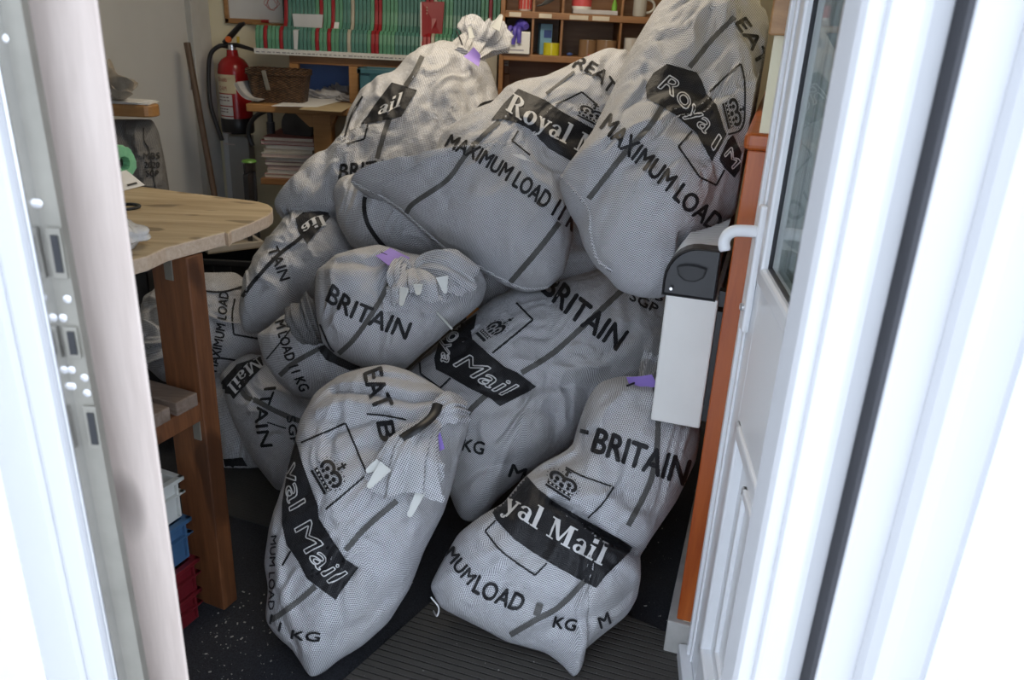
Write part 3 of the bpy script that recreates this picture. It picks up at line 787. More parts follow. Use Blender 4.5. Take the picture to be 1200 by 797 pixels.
# 1 front left
S = new_sack('pale mail sack standing front left on the floor, folded mouth hanging by a black strap',
    [(432,431),(455,428),(480,435),(505,448),(520,458),(535,470),(549,481),(550,500),(542,522),(533,560),(520,600),(497,645),(480,690),(455,730),(425,757),(395,775),(380,788),(366,795),(358,783),(345,762),(325,745),(313,728),(317,690),(312,660),(318,620),(326,595),(338,560),(348,520),(355,490),(373,460),(400,440)],
    2.16, (.0, -.055), .17, center=(425, 610), axis=(.45, -.9), seed=11,
    bulges=[(430,600,90,.03),(440,450,45,.03)], folds=[([(525,470),(490,478),(440,468),(400,466)],5,-.035),([(520,455),(480,452),(445,448)],5,-.025),([(545,485),(535,540),(500,640)],9,-.02),([(330,600),(345,680),(370,760)],7,.012),([(385,490),(420,482),(470,490)],6,.016),([(400,520),(440,500),(490,500)],5,-.014),([(470,690),(440,720),(400,745)],8,-.014)])
line(S, [(465,587),(430,617),(405,645)], 6.5, 2); line(S, [(370,687),(345,708),(318,727)], 6.5, 2)
patch(S, [(347,515),(355,545),(372.7,592.8),(374,607.8),(390,633),(405,655.5),(420.4,665.5),(392.8,703),(360,678),(350,658),(336,638),(331,615),(331,590),(337.6,550)])
outline_text(S, 'yal Mail', [(335,548),(338,588),(354,640),(386,684)], 20, (.87,-.5), 25, .045)
line(S, [(353,519),(405,496)], 2.2, smooth=False); line(S, [(405,496),(430,556)], 2.2, smooth=False); line(S, [(430,556),(382,597)], 2.2, smooth=False)
line(S, [(341,646),(331,663)], 2.2, smooth=False)
crown(S, [(364,552),(380,580)], (.84,-.54), 33)
text(S, 'EAT', [(426,438),(431,460),(440,482)], 23, (.93,-.36)); text(S, 'B', [(441,495),(446,518)], 20, (.97,-.1))
line(S, [(430,485),(452,487),(476,492)], 2.2)
text(S, 'MUM LOAD', [(318,628),(316,665),(315,715)], 7, (1,-.1)); text(S, '11 KG', [(316,730),(340,748),(374,752)], 11, (.2,-1))
finish_sack(S, S.root, S.fabric)
n3 = lambda x, y, dz: pt(S, x, y, dz)
fr = frill(S, [n3(512,492,.004), n3(500,503,.03), n3(484,530,.05), n3(476,560,.045), n3(474,576,.03)], [.018, .03, .062, .076, .074], 8, 5, .30, .42)
frill(S, [n3(509,497,.004), n3(515,485,.02), n3(528,478,.03), n3(543,482,.02)], [.02, .03, .036, .03], 5, 8, .3, .6, 'neck_fold')
strap(S, [(513,474),(508,486),(494,499),(480,508),(471,514)], .014, dz=.075, name='black_strap', flat_=.5)
ptag(S, [(503,494),(514,500),(521,526),(514,530)], .03)
clip(S, (452,546), (431,572), .034, .014, .085, fr); clip(S, (445,543), (429,553), .026, .014, .078, fr); clip(S, (497,568), (479,606), .026, .014, .085, fr)

# 2 front right
S = new_sack('pale mail sack slumped at front right below the white heater, pinched at its waist',
    [(700,450),(690,465),(681,490),(676,515),(662,530),(632,545),(612,562),(590,590),(563,605),(537,625),(517,660),(503,688),(510,700),(515,712),(545,727),(575,742),(592,752),(612,757),(640,765),(660,780),(672,796),(681,782),(680,765),(700,748),(733,722),(746,700),(748,655),(757,638),(790,590),(814,540),(820,512),(819,490),(810,470),(790,455),(770,446),(748,442),(722,443)],
    2.22, (.02, -.07), .18, center=(668, 600), axis=(.35, -.93), seed=23,
    bulges=[(745,510,60,.05),(640,680,70,.045)], folds=[([(760,652),(735,650),(705,640),(672,618),(640,596)],5,-.06),([(750,626),(715,613),(680,592)],12,.035),([(740,680),(700,668)],14,.02),([(680,520),(672,540),(650,552),(615,558)],7,-.04),([(690,560),(700,585)],14,.02),([(600,755),(640,735),(690,720),(740,690)],9,-.02),([(765,450),(760,480),(745,520)],6,-.010),([(740,450),(735,490)],6,-.010)])
line(S, [(768,453),(771,505),(764,557),(750,590),(736,616)], 6.5, 2); line(S, [(686,680),(655,711),(625,728),(598,744)], 6.5, 2)
patch(S, [(616.5,556.6),(630,572.6),(649.5,587.6),(666.6,598),(688,610),(709,621.7),(724,630),(741,641),(738,647),(714,650),(713,660),(709,675),(698.6,689),(675,677),(645,660),(624,647),(602.6,632),(581,609),(574,592),(583,585),(602.6,570.5)])
serif_text(S, 'yal Mail', [(588,598),(612,610),(650,634),(706,664)], 24, (.40,-.92), 25)
text(S, 'BRITAIN', [(693,529),(730,543),(765,556),(801,569)], 29, (.28,-.96), h1=31); line(S, [(680,505),(690,507)], 5, 1, smooth=False)
for l in ([(663,548),(681.5,557.7),(719,571)], [(719,571),(706,590),(689,607)], [(581,610),(568.5,622.7)], [(568.5,622.7),(590,648),(627,674)], [(627,674),(641,660)]): line(S, l, 2.0)
crown(S, [(639,569),(668,587)], (.45,-.89), 26)
text(S, 'MUM', [(521,651),(533,668),(548,686)], 16, (.72,-.7)); text(S, 'LOAD', [(553,693),(578,706),(609,717)], 21, (.42,-.9))
text(S, '1', [(625,720),(632,722)], 15, (.3,-.95), 2); text(S, 'KG', [(647,735),(674,740)], 14, (.25,-.97)); text(S, 'M', [(704,737),(716,730)], 14, (-.3,-.95))
finish_sack(S, S.root, S.fabric)
frill(S, [pt(S,757,449,0), pt(S,758,443,.01), atD(764,432,2.40), atD(770,420,2.43)], [.016, .02, .028, .03], 6, 3, .35, .7)
ptag(S, [(734,442,2.24),(764,439,2.24),(771,453,2.22),(739,455,2.22)], .02, .003); strap(S, [(735,452),(752,447),(768,452)], .003, dz=.012)
bm = NB(); tube(bm, bez([pt(S,505,700,.004), pt(S,514,712,.01), pt(S,512,722,.012), atD(508,716,2.22)], 6), .0022, 6); build('loose_thread', bm, M_PAPER, S.root, True)

# 4 small sack on the heap with the tag
S = new_sack('small mail sack with purple tag and three pale hook tabs, perched mid-left on the heap',
    [(371,322),(392,305),(420,297),(445,291),(470,298),(500,304),(540,308),(562,318),(571,335),(566,352),(548,368),(530,382),(515,396),(492,415),(475,431),(445,437),(415,426),(392,415),(378,402),(372,378),(369,348)],
    2.50, (.02, -.08), .155, center=(450, 365), axis=(.45, -.9), seed=31,
    bulges=[(540,338,30,.035)], folds=[([(500,380),(525,372),(560,360)],6,-.018),([(470,318),(440,330),(400,325)],7,-.02),([(400,310),(395,350),(400,400)],6,.012,1),([(505,330),(540,330),(565,340)],5,-.014)])
line(S, [(461,322),(442,358),(416,396),(394,417)], 5.8, 2)
text(S, 'BRITAIN', [(382,352),(408,371),(440,384),(475,398)], 21, (.38,-.92))
line(S, [(375,380),(386,405),(392,412)], 2)
finish_sack(S, S.root, S.fabric)
fr = frill(S, [pt(S,486,318,0), pt(S,486,325,.02), pt(S,488,337,.03), pt(S,490,350,.025)], [.022, .045, .07, .075], 9, 4, .42, .5)
frill(S, [pt(S,488,318,0), pt(S,500,314,.02), pt(S,525,316,.02), pt(S,552,332,.012)], [.022, .04, .05, .04], 6, 9, .30, .5, 'neck_fold')
frill(S, [pt(S,480,318,0), pt(S,470,312,.02), pt(S,466,325,.03), pt(S,468,334,.02)], [.015, .025, .03, .022], 5, 12, .45, .6, 'neck_fold')
tg = ptag(S, [(440,299.6),(457,290.5),(480,302),(467,320)], .035, .004)
for k, (x, y) in enumerate(((450,297),(462,306),(466,311))):
    bm = NB(); fbox(bm, pt(S, x, y, .039), RM[:, 0]*.9-RM[:, 1]*.4, RM[:, 1], FWD, -.010, .010, -.0012, .0012, 0, .0006); build('tag_print', bm, M_INK, tg)
clip(S, (474,337), (470,359), .026, .013, .085, fr); clip(S, (490,333), (490,346), .028, .016, .09, fr); clip(S, (518,324), (522,344), .036, .013, .085, fr)
bm = NB(); tube(bm, [pt(S,512,366,.012), pt(S,522,377,.02), atD(530,386,2.42)], .0036, 8); build('plastic_peg', bm, M_CLIP, S.root, True)

# 5 mid left
S = new_sack('mail sack wedged under the tagged small sack, lettered LOAD 11 KG down its left end',
    [(303,396),(318,384),(332,374),(350,362),(380,355),(420,380),(455,410),(470,430),(455,450),(425,456),(380,470),(345,464),(325,447),(309,422)],
    2.66, (.0, -.09), .14, center=(380, 415), axis=(.3, -.95), seed=53, folds=[([(350,400),(375,440),(400,458)],6,.012,1),([(420,415),(420,450)],6,-.01)])
line(S, [(375,408),(345,425),(328,440)], 5.8, 2); patch(S, [(372,408),(382,422),(410,434),(425,430),(400,412),(385,402)])
text(S, 'M LOAD 11 KG', [(322,378),(331,409),(339,432),(352,459)], 12, (.95,-.3))
line(S, [(310,424),(330,400),(345,380)], 1.6)
finish_sack(S, S.root, S.fabric)
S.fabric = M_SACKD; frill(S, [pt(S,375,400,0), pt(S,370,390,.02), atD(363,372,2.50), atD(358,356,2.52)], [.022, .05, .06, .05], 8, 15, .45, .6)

# 12 top right
S = new_sack('tall mail sack leaning at top right against the cream wall above the heater',
    [(776,4),(800,-2),(845,2),(872,12),(886,28),(897,58),(897,100),(891,150),(880,172),(871,200),(862,235),(856,265),(820,300),(782,346),(756,345),(730,336),(716,318),(701,305),(687,281),(680,255),(668,235),(656,207),(669,190),(692,158),(716,110),(735,65),(750,40),(766,14)],
    2.36, (.06, -.12), .19, center=(780, 185), axis=(.5, -.87), seed=77, a=2.6,
    bulges=[(770,250,70,.05),(800,60,40,.02)], folds=[([(862,5),(812,80),(835,130),(852,190),(852,235)],34,.075,1),([(735,160),(765,150),(800,170)],7,-.014),([(660,205),(690,240),(690,280)],6,-.015),([(700,235),(730,250),(760,290)],10,.012),([(690,240),(720,235)],5,-.01),([(700,300),(740,320),(780,320)],6,-.012)])
line(S, [(861,20),(835,46),(808,79)], 5.8, 2); line(S, [(777,123),(762,147),(731,181),(690,233)], 6.5, 2)
patch(S, [(782,75),(816,85),(822,94),(828,110),(840,124),(848,150),(851.5,158),(834,189.5),(816,156),(790,134),(774,124),(758,116),(757,100),(766,86)])
patch(S, [(858.5,158.4),(868.5,178),(866.5,198.6),(860.5,208.6),(848.4,196.5),(842.4,186.5),(852.4,164.4)])
outline_text(S, 'Roya', [(771,103),(791,116),(808,138),(826,158)], 20, (.68,-.73), 22, .05); outline_text(S, 'l', [(833,172),(836,177)], 18, (.55,-.85), None, .05)
outline_text(S, 'M', [(848,182),(858,198)], 13, (.7,-.7), None, .05)
text(S, 'MAXIMUM LOAD', [(703,150),(729,177),(770,214),(806,249),(836,272)], 22, (.6,-.8))
for l in ([(868,75),(848,92),(832,108)], [(868,75),(872.5,96),(872.5,136),(868,152),(853,158)], [(811,154),(795,172)], [(795,172),(820,208)], [(820,208),(839,217)], [(839,217),(849,199)]): line(S, l, 2.2)
crown(S, [(846,122),(853,152)], (.9,-.4), 22)
text(S, 'EAT', [(861,27),(877,52),(889,80)], 15, (.85,-.5))
finish_sack(S, S.root, S.fabric)
frill(S, [pt(S,838,14,-.01), atD(846,8,2.47), atD(858,6,2.48), atD(872,12,2.48)], [.02, .03, .032, .025], 5, 33, .3, .6, 'neck_fold')
seam(S, [(658,206),(672,222),(690,245),(692,270),(700,303),(717,318)], .005)

# 11 upper middle
S = new_sack('broad mail sack at upper middle, white serif lettering on its dark band',
    [(408,212),(435,229),(470,226),(502,206),(515,165),(545,141),(575,128),(592,108),(612,103),(642,96),(680,76),(710,65),(735,66),(752,90),(748,150),(722,195),(695,235),(672,262),(669,290),(662,318),(643,337),(617,340),(590,330),(560,312),(525,294),(500,273),(470,247),(438,220)],
    2.66, (.02, -.09), .20, center=(610, 210), axis=(.45, -.9), seed=61,
    bulges=[(600,240,80,.04)], folds=[([(690,185),(670,190),(650,200)],7,-.02),([(610,185),(650,215),(680,235)],8,.02),([(480,230),(520,220),(560,200)],9,.01),([(640,110),(670,90),(700,80)],7,-.008)])
line(S, [(585,142),(557,168.5),(542,187),(523,212),(485,238),(476,250)], 5.8, 2); line(S, [(655,261),(633,290),(598,331)], 6.5, 2); line(S, [(673,84),(640,110)], 3, 2, smooth=False)
patch(S, [(607.6,104.5),(639.6,117.7),(658,131),(703.5,155),(673,191),(643,174),(621,151.6),(605.7,144),(590.7,140),(575.6,141),(590.7,121.5)])
serif_text(S, 'Royal Mai', [(592,129),(624,149),(660,168),(720,203)], 22, (.45,-.89), 24)
text(S, 'MAXIMUM LOAD 11 K', [(521,172),(550,185),(588,209),(640,247),(670,272)], 17, (.5,-.87), h1=22)
for l in ([(607.6,153.5),(600,165)], [(600,165),(621,182)], [(651,123),(682,108)], [(682,108),(698,122)]): line(S, l, 2, smooth=False)
crown(S, [(676,136),(702,149)], (.45,-.89), 19)
text(S, 'REAT', [(670,79),(686,84),(701,95),(714,112)], 15, (.6,-.8))
patch(S, [(600,181),(611,181),(624,190),(611,187)], 3)
finish_sack(S, S.root, S.fabric)
seam(S, [(412,212),(430,222),(445,229),(470,245),(500,272),(525,293),(560,311),(590,328),(616,338),(642,336)], .005)

# 3 big one across the middle
S = new_sack('large mail sack lying across the middle of the heap, just left of the heater',
    [(572,356),(600,341),(650,334),(700,318),(730,312),(770,330),(797,360),(800,420),(785,455),(740,470),(700,478),(682,500),(672,522),(640,542),(612,560),(583,585),(570,602),(553,613),(540,609),(531,590),(520,560),(495,530),(476,490),(470,445),(490,425),(515,402),(545,378)],
    2.68, (.02, -.10), .19, center=(620, 450), axis=(.6, -.8), seed=41,
    bulges=[(690,400,70,.03),(600,490,60,.02)], folds=[([(530,470),(580,480),(640,470),(690,465)],6,-.016),([(560,500),(620,495),(670,500)],6,-.014),([(540,575),(560,560),(600,550)],6,-.016),([(520,400),(560,440),(560,480)],7,.012),([(740,350),(770,400)],7,-.014),([(600,445),(660,455),(700,450)],5,.008)])
line(S, [(737,333),(686,380),(648,414),(611,437)], 6.5, 2); line(S, [(571,462),(552,480),(545,494)], 6.5, 2)
patch(S, [(559,368),(556,384.5),(552,387.7),(553.6,397.5),(571.5,414),(591,430),(606,436.6),(628.6,453),(622,458),(586,476),(575,467.6),(552,456),(527.5,441.5),(511,433),(509,420),(514.5,401),(522.6,389),(544,378)])
outline_text(S, 'Mail', [(531,428),(556,444),(588,464)], 24, (.86,-.5), None, .045); outline_text(S, 'oya', [(531,388),(520,402),(517,424)], 15, (.85,.4), None, .05)
for l in ([(605,355),(624.5,375)], [(624.5,375),(577,414)], [(528,443),(516,455)], [(516,455),(493,438)], [(493,438),(492,425)]): line(S, l, 2.2, smooth=False)
crown(S, [(557,391),(567,401)], (.86,-.5), 38)
text(S, 'BRITAIN', [(634,341),(664,369),(690,389),(722,411)], 27, (.55,-.83)); text(S, 'MBS', [(735,341),(776,354)], 9, (.3,-.95)); text(S, 'SGP', [(737,351),(768,368)], 11, (.4,-.9))
text(S, 'KG', [(541,528),(566,533)], 15, (.2,-.98)); text(S, 'M', [(595,558),(612,564)], 16, (.35,-.93))
finish_sack(S, S.root, S.fabric)

# 13 peeping out below the two upper ones
S = new_sack('mail sack mostly buried below the two upper sacks, only a small patch showing',
    [(520,300),(570,280),(650,270),(690,250),(740,270),(790,320),(785,360),(735,370),(700,370),(620,370),(560,360),(525,335)], 2.98, (0, -.1), .16, axis=(.5, -.87), seed=83)
finish_sack(S, S.root, S.fabric)

# 9 below the upper middle one
S = new_sack('rounded grey mail sack tucked beneath the serif-lettered sack, one dark stripe and no words',
    [(391,226),(400,213),(415,208),(445,209),(480,225),(515,255),(540,280),(535,300),(515,309),(490,306),(465,302),(430,299),(410,287),(396,262)],
    2.78, (.0, -.08), .15, center=(455, 258), axis=(.3, -.95), seed=91, folds=[([(450,220),(480,260),(520,295)],7,.014,1)])
line(S, [(434,216),(427,236),(430,260),(444,282),(458,296)], 5, 1)
finish_sack(S, S.root, S.fabric)

# 8 left
S = new_sack('slanting mail sack beside the bench corner, black band at its top',
    [(340,262),(356,248),(385,246),(408,262),(425,290),(430,315),(410,335),(385,345),(352,350),(345,368),(332,378),(302,388),(286,389),(282,372),(288,337),(300,312),(318,284)],
    2.92, (.0, -.1), .16, center=(350, 315), axis=(-.3, -.95), seed=101, folds=[([(370,255),(340,300),(300,370)],8,.012),([(300,380),(320,350)],6,-.012)])
line(S, [(384,249),(352,279),(325,300),(299,328),(284,348)], 4.5, 1); patch(S, [(346,256),(355.5,249),(382,247),(387,254),(360,286),(350,272)])
serif_text(S, 'ail', [(352,266),(366,256),(380,252)], 12, (.4,.9)); text(S, 'TAIN', [(313,292),(321,310),(328,330)], 13, (.9,-.3))
finish_sack(S, S.root, S.fabric)

# 6 low left
S = new_sack('mail sack on the floor at low left, lettered ITAIN down its face',
    [(258,445),(272,428),(292,418),(320,420),(350,440),(400,460),(430,480),(420,520),(380,560),(338,577),(322,573),(302,547),(286,522),(270,485)],
    2.92, (.03, -.12), .17, center=(335, 490), axis=(.5, .6), seed=113, folds=[([(300,430),(320,480),(310,540)],7,.012),([(330,500),(350,550)],6,-.012),([(350,450),(370,500)],7,-.012)])
line(S, [(283,457),(288.6,465.5),(301,470),(317,479),(337,488),(360,497)], 6, 2)
patch(S, [(305.5,418),(309,429),(293,446),(274,468),(270,462),(259,460),(260,447),(278,427)])
serif_text(S, 'Mail', [(302,419),(286,430),(266,453)], 13, (.6,.75)); text(S, 'ITAIN', [(310,455),(301,480),(300,500),(306,524)], 14, (1,-.1))
text(S, 'SGP', [(336,488),(341,522)], 10, (1,-.1)); line(S, [(313,495),(335,502)], 1.6, smooth=False)
finish_sack(S, S.root, S.fabric)
# 6b the one behind it
S = new_sack('mail sack on the floor by the bench leg, mostly hidden by the one lettered ITAIN',
    [(248,452),(262,436),(290,430),(330,460),(350,510),(330,548),(300,556),(264,557),(252,520)], 3.08, (.0, -.12), .13, axis=(.3, -.9), seed=121)
patch(S, [(262,538),(284,536),(290,546),(284,556),(266,556)])
finish_sack(S, S.root, S.fabric)

# 7 far left behind the bench leg
S = new_sack('mail sack behind the bench leg, lettered MAXIMUM LOAD up its side',
    [(172,352),(200,333),(235,323),(280,322),(300,338),(310,380),(318,400),(302,425),(265,447),(240,450),(190,447),(166,425),(163,385)],
    3.14, (.0, -.1), .17, center=(240, 385), axis=(-.95, -.2), seed=131, folds=[([(240,355),(300,345)],7,.012),([(190,370),(200,420)],6,-.016)])
text(S, 'MAXIMUM LOAD', [(254,436),(263,392),(268,343)], 11, (-.98,-.2))
for l in ([(236,341),(262,342),(290,334)], [(275,350),(272,370),(274,392)], [(274,392),(303,397)], [(243,420),(262,420),(285,424)]): line(S, l, 2.2)
finish_sack(S, S.root, S.fabric)
frill(S, [pt(S,200,400,0), pt(S,190,402,.02), atD(180,402,3.0), atD(172,395,3.0)], [.03, .06, .085, .08], 7, 21, .45, .7)

# 10 at the back with its tied mouth up
S = new_sack('tall mail sack at the back, its tied mouth sticking up with two white hook tabs',
    [(500,60),(524,55),(545,60),(562,68),(575,86),(583,110),(592,150),(575,205),(535,250),(460,262),(400,262),(360,262),(337,264),(320,243),(338,224),(352,206),(374,191),(390,180),(402,160),(408,138),(424,113),(443,102),(462,95),(478,76)],
    3.02, (.02, -.10), .20, center=(490, 160), axis=(.2, -.98), seed=141,
    bulges=[(500,130,60,.03),(350,240,30,.02)], folds=[([(390,180),(385,220),(395,260)],8,-.03),([(555,70),(540,110),(550,160)],8,-.018),([(545,62),(515,85),(490,130)],8,.014),([(520,100),(560,95),(580,110)],8,.012),([(355,215),(375,235)],7,-.012)])
line(S, [(495,66),(486,85),(475,101)], 5.8, 2); line(S, [(457,137),(449,160),(442,186)], 5.8, 2)
patch(S, [(459,97),(474,101),(489,106),(470,137),(446,142),(423,146),(440,122)])
serif_text(S, 'ail', [(442,136),(470,124)], 17, (.3,-.95)); text(S, 'BRITAIN', [(397,210),(440,206),(474,200)], 18, (.12,-1))
for l in ([(431,146),(427,163)], [(427,163),(406,169)], [(425,113),(412,135),(404,160)]): line(S, l, 2.2)
line(S, [(580,118),(565,122),(558,130)], 3, 1)
finish_sack(S, S.root, S.fabric)
base = pt(S, 555, 68, 0)
fr = frill(S, [base, atD(560,58,3.08), atD(566,44,3.10), atD(571,32,3.12)], [.022, .045, .085, .078], 7, 17, .32, .6)
frill(S, [pt(S,540,62,0), atD(544,52,3.06), atD(550,42,3.08)], [.03, .035, .022], 5, 27, .3, .6, 'neck_fold')
ptag(S, [(543,66,2.93),(555,55,2.93),(563,64,2.92),(561,78,2.92)], .02)
clip(S, atD(553,45,2.98), atD(550,31,2.98), .022, .013, .02, fr); clip(S, atD(580,34,3.02), atD(588,17,3.02), .040, .016, .02, fr)
bm = NB(); tube(bm, bez([atD(544,60,3.0), atD(540,48,3.0), atD(535,36,3.0)], 6), .003, 7); build('tie', bm, M_BLACKSTRAP, S.root, True)

# 14 hanging under the far counter
S = new_sack('dark sack hanging below the rounded counter by the grey door',
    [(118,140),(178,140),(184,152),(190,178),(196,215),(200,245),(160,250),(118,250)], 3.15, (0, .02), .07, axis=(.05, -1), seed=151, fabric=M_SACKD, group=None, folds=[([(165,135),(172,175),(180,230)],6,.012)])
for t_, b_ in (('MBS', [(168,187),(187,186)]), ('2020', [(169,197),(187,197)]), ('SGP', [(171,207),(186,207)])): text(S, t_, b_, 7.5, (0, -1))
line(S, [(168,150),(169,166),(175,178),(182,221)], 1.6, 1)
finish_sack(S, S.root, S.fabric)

# ------------------------------------------------------------------ workbench at the left
TZ = 1.07
vis = [(150,306),(172,300),(194,290),(230,280.5),(263,272),(267,274),(271,270),(290,263),(303,257),(314,252),(319,247.5),(319.5,243),(314,239),(305,236.5),(296,235),(248,229),(208,224),(150,216)]
tp = [atZ(x, y, TZ) for x, y in vis]
ed = (tp[4]-tp[0])/np.linalg.norm(tp[4]-tp[0]); el_ = np.array([-ed[1], ed[0], 0])
tp = [tp[0]-ed*.25+el_*.62, tp[0]-ed*.25]+tp+[tp[-1]+el_*.25-ed*.0]
bench = thing('workbench', (tp[0][0], tp[0][1]+.4, 0), 'worn pale wooden workbench with a rounded corner and thick stained leg, left of the sacks', 'workbench')
bm = NB(); prism(bm, tp, (0, 0, -.035), .004); bm.faces.ensure_lookup_table()
for f in bm.faces: f.material_index = 0 if abs(f.normal.z) > .7 else 1
build('bench_top', bm, [M_BENCHTOP, M_CUT], bench)
G, Hh, Lf = atZ(263, 716, 0), atZ(277, 704, 0), atZ(234, 698, 0)
ea = (Hh-G)/np.linalg.norm(Hh-G); ea = ed; eb = el_
bm = NB(); fbox(bm, G, ea, eb, Z3, 0, .055, 0, .115, 0, TZ-.036, .004); build('leg', bm, M_LEG, bench)
bm = NB(); fbox(bm, G+eb*.5, ea, eb, Z3, 0, .055, 0, .115, 0, TZ-.036, .004); build('leg', bm, M_LEG, bench)
rz = atY(230, 470, G[1])[2]
bm = NB(); fbox(bm, G, ea, eb, Z3, -.42, .0, .004, .045, rz-.055, rz-.004, .003); build('rail', bm, M_LEG, bench)
for i, (a, b) in enumerate(((-.085, -.015), (-.185, -.105), (-.29, -.205))):
    bm = NB(); fbox(bm, G, ea, eb, Z3, a, b, -.004, .5, rz-.004, rz+.032, .003); build('shelf_slat', bm, M_GREYWOOD, bench)
bm = NB(); fbox(bm, G, ea, eb, Z3, -.004, 0, .045, .07, TZ-.10, TZ-.04, .001); fbox(bm, G, ea, eb, Z3, -.03, 0, .045, .07, TZ-.04, TZ-.036, .0)
build('angle_bracket', bm, M_STEEL, bench)
bm = NB(); fbox(bm, G, ea, eb, Z3, -.004, 0, .012, .036, rz-.115, rz-.055, .001); build('angle_bracket', bm, M_STEEL, bench)
# things on the bench top
M_GREEN = mat('green_plastic_film', (.25, .62, .36), .35, .12, 30, bmp=.5)
g1 = atZ(146, 192, TZ+.055); g0 = g1+np.array([-.20, .06, 0])
rl = thing('bag_roll', (g0[0], g0[1], TZ), 'roll of green plastic bags on the workbench', 'plastic bag roll')
ax = V(g1-g0); Lr = ax.length; bm = NB(); r0 = .054
lathe(bm, g0, [(.018, 0), (r0*.9, 0), (r0, .01), (r0*.97, Lr*.5), (r0, Lr-.012), (r0*.9, Lr), (.022, Lr), (.018, Lr-.03), (.018, 0)], 30, ax)
for v in bm.verts: v.co += V((random.uniform(-1, 1), random.uniform(-1, 1), random.uniform(-1, 1)))*.0025
zmin = min(v.co.z for v in bm.verts); bmesh.ops.translate(bm, verts=bm.verts[:], vec=(0, 0, TZ+.001-zmin)); dz_ = TZ+.001-zmin
build('film_roll', bm, M_GREEN, rl, True)
bm = NB(); lathe(bm, g0+np.array([0, 0, dz_]), [(.017, .004), (.017, Lr-.02), (.013, Lr-.02), (.013, .004)], 20, ax); build('core', bm, mat('dark_core', (.05, .07, .05), .7), rl, True)
cq = [atZ(128, 228, TZ+.002), atZ(170, 217, TZ+.002), atD(158, 200, 0), atD(120, 207, 0)]
u_ = (cq[1]-cq[0])/np.linalg.norm(cq[1]-cq[0]); tl_ = np.array([-u_[1], u_[0], 0])
cd_ = thing('card_sign', cq[0], 'folded white card with small lettering standing on the workbench', 'card')
bm = NB(); prism(bm, [cq[0]-u_*.1, cq[1], cq[1]+tl_*.045+np.array([-.012, 0, .04]), cq[0]-u_*.1+tl_*.045+np.array([-.012, 0, .04])], tl_*.0012); 
prism(bm, [cq[0]-u_*.1+tl_*.085, cq[1]+tl_*.085, cq[1]+tl_*.046+np.array([-.012, 0, .04]), cq[0]-u_*.1+tl_*.046+np.array([-.012, 0, .04])], tl_*.0012)
build('card', bm, M_PAPER, cd_)
bm = NB()
for k in range(7):
    c = cq[1]-u_*(.028+.006*k)+tl_*.006+np.array([-.002, 0, .008]); fbox(bm, c-tl_*.0022, u_, tl_*.75+np.array([0, 0, .66]), np.array([0, 0, .75])-tl_*.66, 0, .004, 0, .006, 0, .0012)
build('card_print', bm, M_INK, cd_)
c = atZ(149, 242, TZ+.004); bm = NB()
R_ = [[c+np.array([(.030+.005*math.cos(b))*math.cos(a), (.030+.005*math.cos(b))*math.sin(a), .004*math.sin(b)]) for b in [2*math.pi*k/8 for k in range(8)]] for a in [2*math.pi*k/32 for k in range(32)]]
R_.append(R_[0]); rings(bm, R_, cap=False); bmesh.ops.remove_doubles(bm, verts=bm.verts[:], dist=1e-6)
build('cable_ring', bm, M_CHAR, smooth=True, label='small black ring lying on the workbench top', cat='ring')
m, nt, bs, N, L = node_mat('clear_film'); bs.inputs['Base Color'].default_value = (.8, .8, .8, 1); bs.inputs['Roughness'].default_value = .15; bs.inputs['Alpha'].default_value = .75; M_FILM = m
bump(nt, bs, noise(nt, 60, 4), .8, .01)
bm = NB(); bmesh.ops.create_icosphere(bm, subdivisions=4, radius=1); c = atZ(144, 289, TZ)
for v in bm.verts:
    p = v.co; w = 1+.12*math.sin(p.x*7+p.y*3)+.08*math.sin(p.z*9+p.x*5); v.co = V(c)+V((p.x*.055*w, p.y*.05*w, max(.001, .028+p.z*.03*w)))
build('crumpled_bag', bm, M_FILM, smooth=True, label='crumpled clear plastic bag at the near edge of the workbench', cat='plastic bag')

# ------------------------------------------------------------------ plastic crates below the bench
def crate(name, zx, z0, h, col, label, d1=.36, d2=.26, bot=.012, parent_grp=None):
    """tapered box: far right corner at zx, sides along the bench; open top with a rim"""
    m_ = mat(name+'_plastic', col, .4, .08, 20)
    t = thing('storage_crate', (zx[0], zx[1], z0), label, 'crate', 'crates under the workbench')
    O = np.array([zx[0], zx[1], 0])
    def wall(bm, a0, a1, b0, b1, z0_, z1_): fbox(bm, O, -ea, eb, Z3, a0, a1, b0, b1, z0_, z1_, .0015)
    bm = NB(); w = .006; i = bot
    wall(bm, i, d1-i, i, i+w, z0+.004, z0+h); wall(bm, i, d1-i, d2-i-w, d2-i, z0+.004, z0+h); wall(bm, i, i+w, i, d2-i, z0+.004, z0+h); wall(bm, d1-i-w, d1-i, i, d2-i, z0+.004, z0+h)
    wall(bm, i, d1-i, i, d2-i, z0, z0+.006); body = bm
    bm = NB()
    for (q, s) in ((z0+h-.012, .012), (z0+h-.05, .006)):
        for a in ((0, d1, 0, .014), (0, d1, d2-.014, d2), (0, .014, 0, d2), (d1-.014, d1, 0, d2)): wall(bm, *a, q, q+s)
    build('rim', bm, m_, t)
    bm = body
    for k in range(5):
        a = .02+k*(d1-.045)/4
        for b in ((0.002, .013), (d2-.013, d2-.002)): wall(bm, a, a+.006, *b, z0+.01, z0+h-.01)
    for k in range(4):
        b = .03+k*(d2-.065)/3; wall(bm, .002, .013, b, b+.006, z0+.01, z0+h-.01)
    build('crate_body', bm, m_, t); return t
Cc = atZ(238, 720, 0)-eb*.014
zt = lambda y, x: atY(x, y, Cc[1])[2]
z1, z2, z3, z4 = zt(688, 235), zt(652, 234), zt(606, 230), zt(559, 222)
crate('red', Cc+eb*.006, .0, z1-.002, (.16, .012, .018), 'dark red plastic crate on the floor, bottom of the stack')
